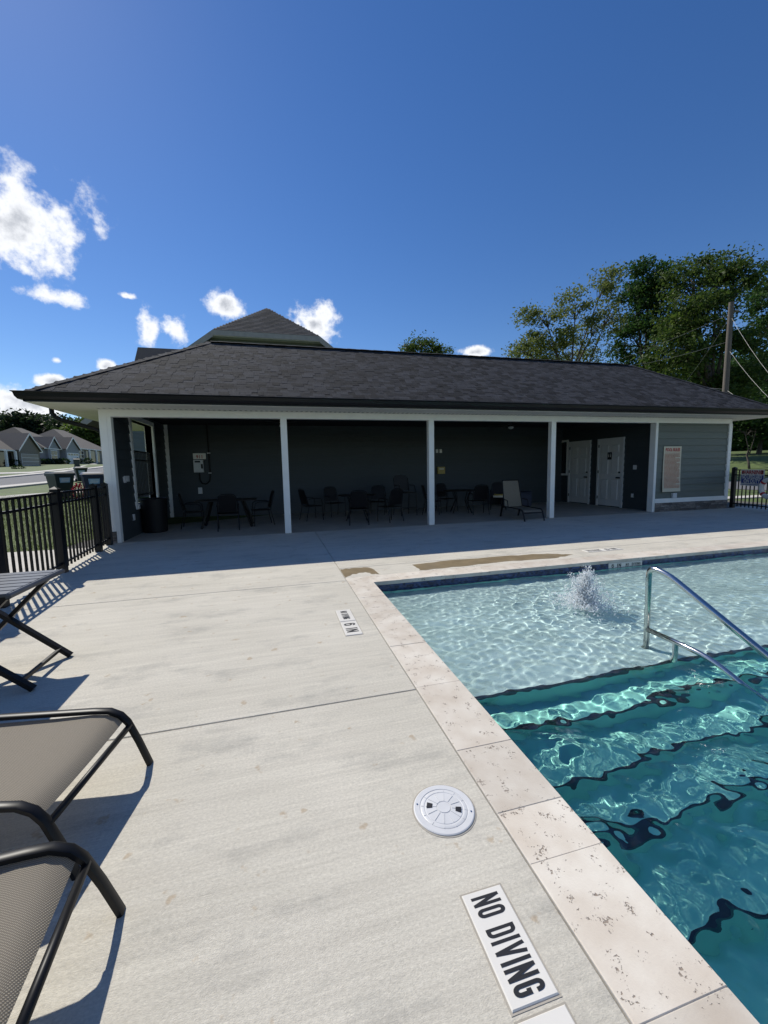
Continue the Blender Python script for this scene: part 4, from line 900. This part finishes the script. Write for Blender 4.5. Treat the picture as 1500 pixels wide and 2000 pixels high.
# ------------------------------------------------------------------ street, walks, kerbs
def strip(name, near, far, dz, m, thick=.06):
    pa = [on_terr(*p) for p in near]; pb = [on_terr(*p) for p in far]
    def sub(ps):
        out = []
        for a, b_ in zip(ps, ps[1:]):
            n_ = max(2, int((b_-a).length/2)); out += [a.lerp(b_, k/n_) for k in range(n_)]
        return out+[ps[-1]]
    n_ = 40
    def res(ps, t_):
        f = t_*(len(ps)-1); i = min(int(f), len(ps)-2); return ps[i].lerp(ps[i+1], f-i)
    mb = MB(); v = []
    for k in range(n_+1):
        for s_ in range(5):
            p = res(pa, k/n_).lerp(res(pb, k/n_), s_/4); v.append((p.x, p.y, terr(p.x, p.y)+dz))
    f = [(k*5+s_, k*5+s_+1, (k+1)*5+s_+1, (k+1)*5+s_) for k in range(n_) for s_ in range(4)]
    mb.add(v, f); nv = len(v); mb.add([(x, y, z-thick-dz) for x, y, z in v], [tuple(reversed(q)) for q in f])
    def skirt(i, j): mb.f.append((i, j, nv+j, nv+i))
    for k in range(n_): skirt(k*5, (k+1)*5); skirt((k+1)*5+4, k*5+4)
    o = mb.build(name, m); o['kind'] = 'structure'; return o
strip('sidewalk', [(-260, 1000), (12, 973), (95, 967.5), (190, 961)], [(-260, 997), (12, 969), (95, 963.5), (190, 957.5)], .03, WALK)
strip('kerb', [(-300, 984), (0, 956), (98, 945.5), (193, 936)], [(-300, 980), (0, 952), (98, 942), (193, 932.5)], .10, WALK)
strip('road', [(-300, 980), (0, 952), (98, 942), (193, 932.5), (240, 928)], [(-300, 955), (0, 935), (98, 925.5), (193, 914.5), (240, 909)], .012, ASPH)
strip('kerb', [(-300, 955), (0, 935), (98, 925.5), (193, 914.5), (240, 909)], [(-300, 953), (0, 932.6), (98, 923.4), (193, 912.6), (240, 907)], .10, WALK)
strip('sidewalk', [(-300, 946), (0, 926), (60, 924.5), (130, 917), (240, 907.4)], [(-300, 943), (0, 923.4), (60, 922), (130, 915), (240, 905.8)], .03, WALK)
wk = MB().box((-5.6, 3, -.03), (-3.63, 9.38, -.004)).build('footpath', WALK); wk['kind'] = 'structure'
wk = MB().box((14.3, 7.0, -.03), (30, 9.9, -.006)).box((14.3, 12.2, -.03), (34, 13.0, -.006)).build('footpath', WALK); wk['kind'] = 'structure'
lot = MB().box((24, 10, -.03), (60, 23, -.012)).build('parking_lot', ASPH); lot['kind'] = 'structure'

# ------------------------------------------------------------------ foliage
def leaf_cloud(name, m, parent, pts, size, seed, flat=.75):
    """leaf quads at pts (Nx3 numpy), random turn"""
    rg_ = np.random.default_rng(seed); n_ = len(pts); a = rg_.normal(size=(n_, 3)); a[:, 2] *= flat; a /= np.linalg.norm(a, axis=1)[:, None]
    b_ = rg_.normal(size=(n_, 3)); b_ -= (b_*a).sum(1)[:, None]*a; b_ /= np.linalg.norm(b_, axis=1)[:, None]
    s_ = size*rg_.uniform(.55, 1.3, n_)[:, None]; a = a*s_; b_ = b_*s_*.55
    V = np.stack([pts-a, pts-b_*.9+a*.1, pts+a, pts+b_*.9+a*.1], 1).reshape(-1, 3)
    inv_ = np.array(root_matrix(parent).inverted()); V = V @ inv_[:3, :3].T + inv_[:3, 3]
    me_ = bpy.data.meshes.new(name); me_.vertices.add(n_*4); me_.vertices.foreach_set('co', V.ravel()); me_.loops.add(n_*4); me_.loops.foreach_set('vertex_index', np.arange(n_*4))
    me_.polygons.add(n_); me_.polygons.foreach_set('loop_start', np.arange(0, n_*4, 4)); me_.update(calc_edges=True); me_.materials.append(m)
    o = bpy.data.objects.new(name, me_); COL.objects.link(o); o.parent = parent; return o
def tree(name, label, base, lobes, m, n_clump, per, size, seed, trunk_r=.28, group=None, clump=1.0, limbs=True):
    """lobes: (centre, (rx, ry, rz)) in world metres; clumps of leaves gathered towards the lobe skins, limbs run to them"""
    rg_ = np.random.default_rng(seed); base = Vector(base); t_ = thing(name, label, 'tree', tuple(base), 0, group); cl = []
    vol = np.array([l[1][0]*l[1][1]*l[1][2] for l in lobes])**.67; vol /= vol.sum()
    for k in range(n_clump):
        c, r_ = lobes[rg_.choice(len(lobes), p=vol)]; d = rg_.normal(size=3); d /= np.linalg.norm(d); q = rg_.uniform(.3, 1.25)**.5
        cl.append(np.array(c)+d*np.array(r_)*q)
    pts = []
    for c in cl:
        s_ = clump*rg_.uniform(.5, 1.25); pts.append(c+np.clip(rg_.normal(size=(int(per*rg_.uniform(.5, 1.4)), 3)), -1.9, 1.9)*np.array([s_, s_, s_*.5]))
    leaf_cloud('crown', m, t_, np.concatenate(pts), size, seed+1)
    zt = max(l[0][2] for l in lobes); ctr = sum((Vector(l[0]) for l in lobes), Vector())/len(lobes); fork = base.lerp(Vector((ctr.x, ctr.y, base.z+(zt-base.z)*.55)), 1.)
    mb = MB().tube([base-Vector((0, 0, .3)), base.lerp(fork, .35)+Vector((rg_.normal()*.2, rg_.normal()*.2, 0)), base.lerp(fork, .7)+Vector((rg_.normal()*.3, rg_.normal()*.3, 0)), fork], [trunk_r*1.25, trunk_r, trunk_r*.8, trunk_r*.6], 8)
    if limbs:
        for c, r_ in lobes:
            c = Vector(c); st_ = base.lerp(fork, rg_.uniform(.5, .95)); md = st_.lerp(c, .5)+Vector((0, 0, r_[2]*.15)); mb.tube([st_, md, c], [trunk_r*.5, trunk_r*.33, trunk_r*.15], 6)
            near_ = sorted(cl, key=lambda q: np.linalg.norm(q-np.array(c)))[:9]
            for q in near_: q = Vector(q); mb.tube([md.lerp(c, .6), md.lerp(c, .8).lerp(q, .5)+Vector((0, 0, .2)), q], [trunk_r*.17, trunk_r*.11, trunk_r*.04], 4)
    part(mb, 'trunk', BARK, t_, smooth=True); return t_
def lobe(x, y, rx, ry, dep, thick=None):
    c = at_depth(x, y, dep); k = dep/FPX; return (tuple(c), (rx*k*.86, (thick or rx)*k*.9, ry*k*.88))
def base_at(x, dep, y=905):
    p = at_depth(x, y, dep); return (p.x, p.y, terr(p.x, p.y))
tree('locust_tree', 'pale feathery tree with open crown behind the roof ridge', base_at(1110, 40),
     [lobe(1180, 555, 28, 35, 40), lobe(1125, 590, 38, 32, 40), lobe(1060, 610, 42, 28, 40), lobe(1075, 660, 60, 25, 40), lobe(1020, 682, 38, 12, 40), lobe(1165, 640, 35, 40, 41), lobe(1110, 690, 80, 30, 42), lobe(1195, 600, 20, 40, 41)], LEAFY, 170, 80, .15, 21, .22, clump=.55)
tree('oak_tree', 'dark green leafy tree standing next to the pale feathery tree', base_at(1275, 50),
     [lobe(1265, 545, 45, 42, 50), lobe(1240, 590, 40, 50, 50), lobe(1290, 610, 50, 50, 50), lobe(1245, 665, 48, 40, 50), lobe(1300, 690, 60, 60, 51), lobe(1240, 730, 50, 50, 52)], LEAFD, 190, 125, .20, 22, .35, clump=.78)
tree('oak_tree', 'tall broad yellow green tree right behind the utility pole', base_at(1400, 45),
     [lobe(1350, 545, 48, 45, 45), lobe(1400, 520, 50, 38, 45), lobe(1440, 545, 40, 45, 45), lobe(1340, 610, 58, 50, 44), lobe(1410, 620, 65, 60, 45), lobe(1330, 690, 62, 55, 44), lobe(1420, 710, 75, 60, 45), lobe(1380, 780, 85, 50, 46)], LEAFM, 250, 135, .19, 23, .4, clump=.78)
tree('oak_tree', 'dark green tree crowding the broad yellow green one beyond the fence', base_at(1530, 56),
     [lobe(1500, 560, 45, 45, 56), lobe(1550, 600, 70, 70, 56), lobe(1490, 640, 50, 60, 56), lobe(1500, 730, 70, 70, 57), lobe(1600, 720, 80, 90, 56), lobe(1480, 800, 60, 50, 57)], LEAFD, 210, 125, .23, 24, .4, clump=.9)
tree('oak_tree', 'low dark tree under the eave filling the shade behind the fence', base_at(1480, 52),
     [lobe(1450, 830, 45, 35, 52), lobe(1520, 830, 60, 45, 52), lobe(1600, 840, 60, 45, 53), lobe(1400, 830, 50, 40, 54)], LEAFD, 260, 60, .25, 25, .25, clump=1.0)
for i, (x, dep) in enumerate(((1400, 78), (1450, 80), (1500, 76), (1560, 82), (1630, 78))):
    tree('oak_tree', 'dark tree of the wood on the bank behind the parked car', base_at(x, dep), [lobe(x, 800, 48, 60, dep), lobe(x+10, 862, 55, 42, dep), lobe(x-10, 740, 40, 50, dep)], LEAFD, 150, 75, .42, 130+i, .3, 'dark trees of the wood on the bank', clump=1.7, limbs=False)
tree('bare_snag', 'small pale leafless branches below the roof corner', base_at(1465, 38), [lobe(1455, 845, 22, 12, 38), lobe(1475, 850, 20, 12, 38)], LEAFD, 8, 3, .1, 26, .09)
tree('young_tree', 'small treetop peeking over the middle of the roof ridge', base_at(832, 62), [lobe(818, 678, 30, 12, 62), lobe(858, 688, 22, 8, 62), lobe(835, 725, 45, 36, 62)], LEAFM, 110, 70, .20, 27, .2, clump=.8)
tree('young_tree', 'tiny treetop at the ridge beside the low white cloud', base_at(958, 66), [lobe(958, 694, 10, 9, 66), lobe(960, 730, 30, 30, 66)], LEAFM, 50, 40, .2, 28, .15, clump=.6)
fr_ = random.Random(12)
for i, (x, y, rx, ry) in enumerate([(-70, 835, 40, 22), (-25, 832, 30, 20), (15, 830, 26, 18), (48, 826, 24, 17), (76, 834, 22, 15), (104, 832, 20, 14), (130, 836, 20, 14), (-120, 835, 40, 25)]):
    dep = 125+8*(i % 3); tree('pine_tree', 'dark pine in the wood beyond the rooftops', base_at(x, dep, 880), [lobe(x, y, rx, ry, dep), lobe(x+6, y+20, rx, ry, dep)], LEAFP, 95, 55, .62, 40+i, .3, 'pines in the wood beyond the rooftops', clump=1.9, limbs=False)
for i, (x, y, rx, ry) in enumerate([(158, 842, 26, 14), (196, 838, 24, 16), (182, 828, 14, 12)]):
    tree('broadleaf_tree', 'lighter green tree beside the pines beyond the rooftops', base_at(x, 110, 880), [lobe(x, y, rx, ry, 110), lobe(x, y+18, rx, ry, 110)], LEAFM, 80, 50, .5, 60+i, .25, 'light green trees beyond the rooftops', clump=1.6, limbs=False)

# ------------------------------------------------------------------ houses across the street
class Frm:
    """house frame: origin on the ground, x along the front (to the viewer's right), y away"""
    def __init__(s, px, dep, yaw, z): 
        p = at_depth(px, 915, dep); s.o = Vector((p.x, p.y, z)); s.M = Matrix.Translation(s.o) @ Matrix.Rotation(yaw, 4, 'Z')
def house(name, label, fr, wall_m, W_, D_, hz, ridge, gables, features, hip=1.0):
    h_ = thing(name, label, 'house', tuple(fr.o)); M_ = fr.M
    def P_(mb, nm, m, par=h_, **k):
        mb.v = [tuple(M_ @ Vector(p)) for p in mb.v]; return part(mb, nm, m, par, **k)
    P_(MB().box((0, 0, -2.5), (W_, D_, hz)), 'wall', wall_m)
    ov = .5; rr_ = MB().add([(-ov, -ov, hz-.05), (W_+ov, -ov, hz-.05), (W_+ov, D_+ov, hz-.05), (-ov, D_+ov, hz-.05), (D_/2*hip, D_/2, ridge), (W_-D_/2*hip, D_/2, ridge)], [(0, 1, 5, 4), (1, 2, 5), (2, 3, 4, 5), (3, 0, 4), (3, 2, 1, 0)])
    rf_ = P_(rr_, 'roof', SHING2)
    P_(MB().box((-ov, -ov-.04, hz-.22), (W_+ov, -ov, hz-.03)), 'fascia', WHITE)
    for (x0, x1, zt, yf, m) in gables:      # front gables
        xm = (x0+x1)/2; s_ = (zt-hz)
        P_(MB().box((x0+.3, yf, -2.5), (x1-.3, .2, hz)), 'front_bay', m); P_(MB().prism([(x0+.3, yf, hz), (x1-.3, yf, hz), (xm, yf, zt-.25)], (0, .2, 0)), 'gable_wall', m)
        for sg, xe in ((-1, x0), (1, x1)):
            a, b_ = Vector((xe, yf-.3, hz-.1)), Vector((xm, yf-.3, zt)); back = Vector((0, D_/2, 0)); up = Vector((0, 0, .12))
            mb = MB().add([a, b_, b_+back, a+back, a+up, b_+up, b_+back+up, a+back+up], [(0, 1, 2, 3), (7, 6, 5, 4), (0, 4, 5, 1), (1, 5, 6, 2), (2, 6, 7, 3), (3, 7, 4, 0)]); P_(mb, 'gable_roof', SHING2, rf_)
            P_(MB().prism([a+Vector((0, -.03, .12)), b_+Vector((0, -.03, .12)), b_+Vector((0, -.03, -.16)), a+Vector((0, -.03, -.16))], (0, .05, 0)), 'rake_board', WHITE)
    for f_ in features:
        k, x0, x1, z0, z1, y = f_
        if k == 'garage':
            g_ = P_(MB().box((x0, y-.06, z0), (x1, y, z1)), 'garage_door', WHITE)
            for i in range(4): P_(MB().box((x0+.05, y-.085, z0+(z1-z0)*i/4+.03), (x1-.05, y-.06, z0+(z1-z0)*(i+1)/4-.03)), 'door_section', WHITE if wall_m != TAN else CREAMD, g_)
            if wall_m != TAN:
                for i in range(4): P_(MB().box((x0+.25+(x1-x0-.3)*i/4, y-.10, z1-.48), (x0+.25+(x1-x0-.3)*i/4+.75, y-.086, z1-.16)), 'pane', GLASSD, g_)
        if k == 'window':
            w3 = P_(MB().box((x0, y-.08, z0), (x1, y-.02, z1)), 'window', WHITE)
            for i in range(2):
                for j in range(2): P_(MB().box((x0+.1+(x1-x0-.1)/2*i, y-.10, z0+.1+(z1-z0-.1)/2*j), (x0+(x1-x0-.1)/2*(i+1), y-.08, z0+(z1-z0-.1)/2*(j+1))), 'pane', GLASSD, w3)
        if k == 'door': P_(MB().box((x0, y-.05, z0), (x1, y, z1)), 'front_door', GREYD)
        if k == 'post': P_(MB().box((x0, y-.15, z0), (x1, y+.1, z1)), 'porch_post', WHITE)
        if k == 'porch': P_(MB().box((x0, y-.02, z0), (x1, y+.02, z1)), 'porch_shade', GLASSD)  # flat dark sheet on the wall, porch shade put into its colour
    return h_, P_
CREAMD = mat('beige_garage_panel', (.33, .29, .24), .6)
fa = R(85)
f1 = Frm(-16, 59, fa, 2.5)
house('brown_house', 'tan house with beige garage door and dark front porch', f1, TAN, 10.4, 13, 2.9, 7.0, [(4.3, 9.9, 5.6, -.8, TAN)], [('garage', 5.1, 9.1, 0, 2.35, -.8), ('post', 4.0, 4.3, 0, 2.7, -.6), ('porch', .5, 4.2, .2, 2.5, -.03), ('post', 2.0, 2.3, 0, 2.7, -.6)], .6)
f2 = Frm(88, 76, fa, 3.4)
house('white_house', 'pale grey house with two white gables and white garage door', f2, GREYS, 10.6, 14, 3.1, 7.3, [(.3, 4.3, 5.2, -.5, GREYS), (4.9, 10.3, 5.5, -1.0, GREYS)], [('window', 1.2, 3.2, .9, 2.7, -.5), ('door', 4.3, 5.0, .2, 2.6, -.02), ('garage', 5.5, 9.6, 0, 2.4, -1.0)], .6)
f3 = Frm(153, 88, fa, 4.0)
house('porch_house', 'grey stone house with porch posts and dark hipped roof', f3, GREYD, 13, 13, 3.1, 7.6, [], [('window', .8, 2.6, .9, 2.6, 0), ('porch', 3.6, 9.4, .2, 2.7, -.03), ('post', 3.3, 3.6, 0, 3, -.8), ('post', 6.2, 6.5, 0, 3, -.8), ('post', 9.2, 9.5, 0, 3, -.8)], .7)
f4 = Frm(108, 120, fa, 4.2)
house('far_house', 'distant house with small pale gable showing above the long roofs', f4, GREYS, 14, 12, 3.4, 8.4, [(2, 8, 8.0, -.5, GREYS)], [])
def shrub(name, label, px, py, dep, r_, h_, m, seed, group=None, n=260, size=.09):
    p = at_depth(px, py, dep); z0 = terr(p.x, p.y); t_ = thing(name, label, 'shrub', (p.x, p.y, z0), 0, group); rg_ = np.random.default_rng(seed)
    d = rg_.normal(size=(n, 3)); d /= np.linalg.norm(d, axis=1)[:, None]; q = d*(rg_.uniform(.3, 1, n)**.4)[:, None]*np.array([r_, r_, h_*.55]); q[:, 2] = np.abs(q[:, 2]+h_*.3); q += np.array([p.x, p.y, z0])
    leaf_cloud('leaf_mass', m, t_, q, size, seed, 1.); part(MB().tube([(p.x, p.y, z0-.05), (p.x, p.y, z0+h_*.6)], [.04, .02], 6), 'stem', BARK, t_)
for i, (x, y, dep) in enumerate([(12, 908, 63), (28, 908, 63), (76, 905, 74), (86, 905, 74), (94, 904, 75), (104, 902, 76), (116, 901, 77), (126, 899, 77), (152, 898, 84), (172, 896, 86)]):
    shrub('foundation_shrub', 'dark rounded shrub planted along a house front across the street', x, y, dep, .85, 1.3, SHRUBL, 80+i, 'dark shrubs along the house fronts', 300, .16)
# ------------------------------------------------------------------ carts and flowers beyond the fence
CARTGROUP = 'wheeled refuse carts'
def cart(px, py, dep, deg, label, m, sc_=1., logo=True):
    p = at_depth(px, py, dep); z0 = terr(p.x, p.y); c = thing('refuse_cart', label, 'cart', (p.x, p.y, z0), R(deg), CARTGROUP); c.scale = (sc_,)*3
    lo, hi = [(-.24, -.28), (.24, -.28), (.24, .26), (-.24, .26)], [(-.34, -.38), (.34, -.38), (.34, .36), (-.34, .36)]
    v = [(x, y, .05) for x, y in lo]+[(x, y, .92) for x, y in hi]+[(x*1.07, y*1.07, .90) for x, y in hi]+[(x*1.07, y*1.07, .99) for x, y in hi]
    f = [(3, 2, 1, 0)]+[(i, (i+1) % 4, 4+(i+1) % 4, 4+i) for i in range(4)]+[(4+i, 4+(i+1) % 4, 8+(i+1) % 4, 8+i) for i in range(4)]+[(8+i, 8+(i+1) % 4, 12+(i+1) % 4, 12+i) for i in range(4)]+[(12, 13, 14, 15)]
    MB().add(v, f).build('cart_body', m, c)
    MB().add([(-.38, -.42, .992), (.38, -.42, .992), (.38, .42, .992), (-.38, .42, .992), (-.30, -.33, 1.05), (.30, -.33, 1.05), (.30, .38, 1.08), (-.30, .38, 1.08)], [(3, 2, 1, 0), (4, 5, 6, 7), (0, 1, 5, 4), (1, 2, 6, 5), (2, 3, 7, 6), (3, 0, 4, 7)]).build('cart_lid', m, c)
    MB().tube([(-.28, .44, .96), (-.28, .50, .99), (.28, .50, .99), (.28, .44, .96)], .018, 6).build('cart_handle', m, c)
    for s_ in (-1, 1): MB().tube([(s_*.26, .28, .13), (s_*.32, .28, .13)], .13, 14).build('wheel', RUBBER, c)
    if logo:
        g_ = MB().add([(-.17, -.352, .62), (.17, -.352, .62), (.19, -.370, .82), (-.19, -.370, .82)], [(0, 1, 2, 3)]).build('decal', LOGO, c)
        MB().add([(-.15, -.3575, .67), (.12, -.3575, .67), (.14, -.362, .71), (-.13, -.362, .71)], [(0, 1, 2, 3)]).build('decal_stripe', TILEW, c); MB().add([(-.12, -.366, .75), (.15, -.366, .75), (.15, -.370, .78), (-.12, -.370, .78)], [(0, 1, 2, 3)]).build('decal_stripe', TILEW, c)
    return c
cart(121, 970, 17.6, 48, 'dark refuse cart with pale blue decal and raised lid beyond the fence', CARTG, 1.06)
cart(184, 968, 17.2, 28, 'dark blue refuse cart with pale blue decal beside the pavilion downspout', BLUEB, 1.06)
cart(159, 935, 29, 30, 'dark green refuse cart standing at the kerb behind the blue cart', CARTG, 1.0)
cart(151, 912, 60, 20, 'small green refuse cart on the far side of the street', CARTG, 1.15, False)
shrub('flowering_shrub', 'red flowering shrub between the two refuse carts', 155, 972, 17.0, .26, .85, FLOWER, 95, None, 220, .06)
shrub('grass_clump', 'low green clump growing on the far sidewalk edge', 38, 930, 52, .7, .5, SHRUBL, 96, None, 200, .1)
# lawn blades near the fence
rgn = np.random.default_rng(5); n_ = 60000; gx_ = rgn.uniform(-13, -4.0, n_); gy_ = rgn.uniform(9.5, 22, n_); keep = (gx_ < -4.2) ; gx_, gy_ = gx_[keep], gy_[keep]; n_ = len(gx_)
gz_ = np.array([terr(a, b_) for a, b_ in zip(gx_, gy_)]); a = rgn.uniform(0, 6.28, n_); hgt_ = rgn.uniform(.03, .085, n_); ln_ = rgn.normal(size=(n_, 2))*.03
V = np.stack([np.stack([gx_-np.cos(a)*.006, gy_-np.sin(a)*.006, gz_-.01], -1), np.stack([gx_+np.cos(a)*.006, gy_+np.sin(a)*.006, gz_-.01], -1), np.stack([gx_+ln_[:, 0], gy_+ln_[:, 1], gz_+hgt_], -1)], 1).reshape(-1, 3)
me_ = bpy.data.meshes.new('lawn_grass'); me_.vertices.add(n_*3); me_.vertices.foreach_set('co', V.ravel()); me_.loops.add(n_*3); me_.loops.foreach_set('vertex_index', np.arange(n_*3)); me_.polygons.add(n_); me_.polygons.foreach_set('loop_start', np.arange(0, n_*3, 3)); me_.update(calc_edges=True)
me_.materials.append(leaf_mat('grass_blade', (.05, .085, .015), (.13, .16, .04))); lg = bpy.data.objects.new('lawn_grass', me_); COL.objects.link(lg); tag(lg, 'short green lawn grass beyond the picket fence', 'grass', None, 'stuff')

# ------------------------------------------------------------------ utility pole and its cables
pb_ = at_depth(1407, 905, 20.5); pt_ = on_plane(1424, 603, pb_, FW); pt_.x, pt_.y = pb_.x, pb_.y
pole = thing('utility_pole', 'weathered wooden utility pole with steel guy cables behind the pavilion', 'pole', (pb_.x, pb_.y, -.04))
part(MB().tube([(pb_.x, pb_.y, -.3), (pb_.x, pb_.y, pt_.z*.5), tuple(pt_)], [.15, .13, .105], 14), 'pole_shaft', WOODP, pole, smooth=40)
part(MB().box((pb_.x+.08, pb_.y-.15, pt_.z-.45), (pb_.x+.32, pb_.y+.05, pt_.z-.38)), 'insulator_bracket', CABLE, pole)
for zf, (ex, ey), dep in ((.94, (1180, 712), 36), (.80, (1235, 714), 30), (.55, (1330, 742), 26), (.93, (1340, 745), 25), (.52, (1380, 760), 24), (.93, (1510, 740), 17), (.76, (1515, 790), 17), (.55, (1485, 790), 18)):
    a = Vector((pb_.x, pb_.y, pt_.z*zf)); e = at_depth(ex, ey, dep); d = (e-a); mid = a+d*.5-Vector((0, 0, .12)); part(MB().tube([a, a+d*.25-Vector((0, 0, .09)), mid, a+d*.75-Vector((0, 0, .09)), e, a+d*max(1.2, min(5., (a.z+.1)/max(.3, a.z-e.z)))], .0065, 5), 'cable', CABLE, pole)
# ------------------------------------------------------------------ parked car glimpsed through the far fence
def car(loc, deg, label):
    c = thing('parked_car', label, 'car', loc, R(deg)); pr = [(-2.2, .35), (-2.25, .7), (-2.1, .95), (-1.5, 1.02), (-.9, 1.42), (.5, 1.45), (1.2, 1.0), (2.0, .88), (2.2, .65), (2.15, .35)]
    MB().prism([(x, -.85, z) for x, z in pr], (0, 1.7, 0)).build('body', CARP, c, smooth=30)
    for s_ in (-1, 1):
        MB().prism([(-1.35, s_*.855, 1.02), (-.85, s_*.855, 1.36), (.45, s_*.855, 1.38), (1.0, s_*.855, 1.02)], (0, s_*.01, 0)).build('side_window', GLASSD, c)
        for x in (-1.4, 1.4):
            w4 = MB().tube([(x, s_*.72, .33), (x, s_*.90, .33)], .33, 18).build('wheel', RUBBER, c); MB().tube([(x, s_*.90, .33), (x, s_*.915, .33)], .2, 14).build('rim', STEEL, w4)
    MB().box((2.14, -.75, .62), (2.22, -.45, .74)).build('headlight', PVC, c); MB().box((2.14, .45, .62), (2.22, .75, .74)).build('headlight', PVC, c)
q = on_z(1446, 928, -.01); car((q.x, q.y, -.012), 150, 'silver parked car glimpsed through the fence beside the warning sign')
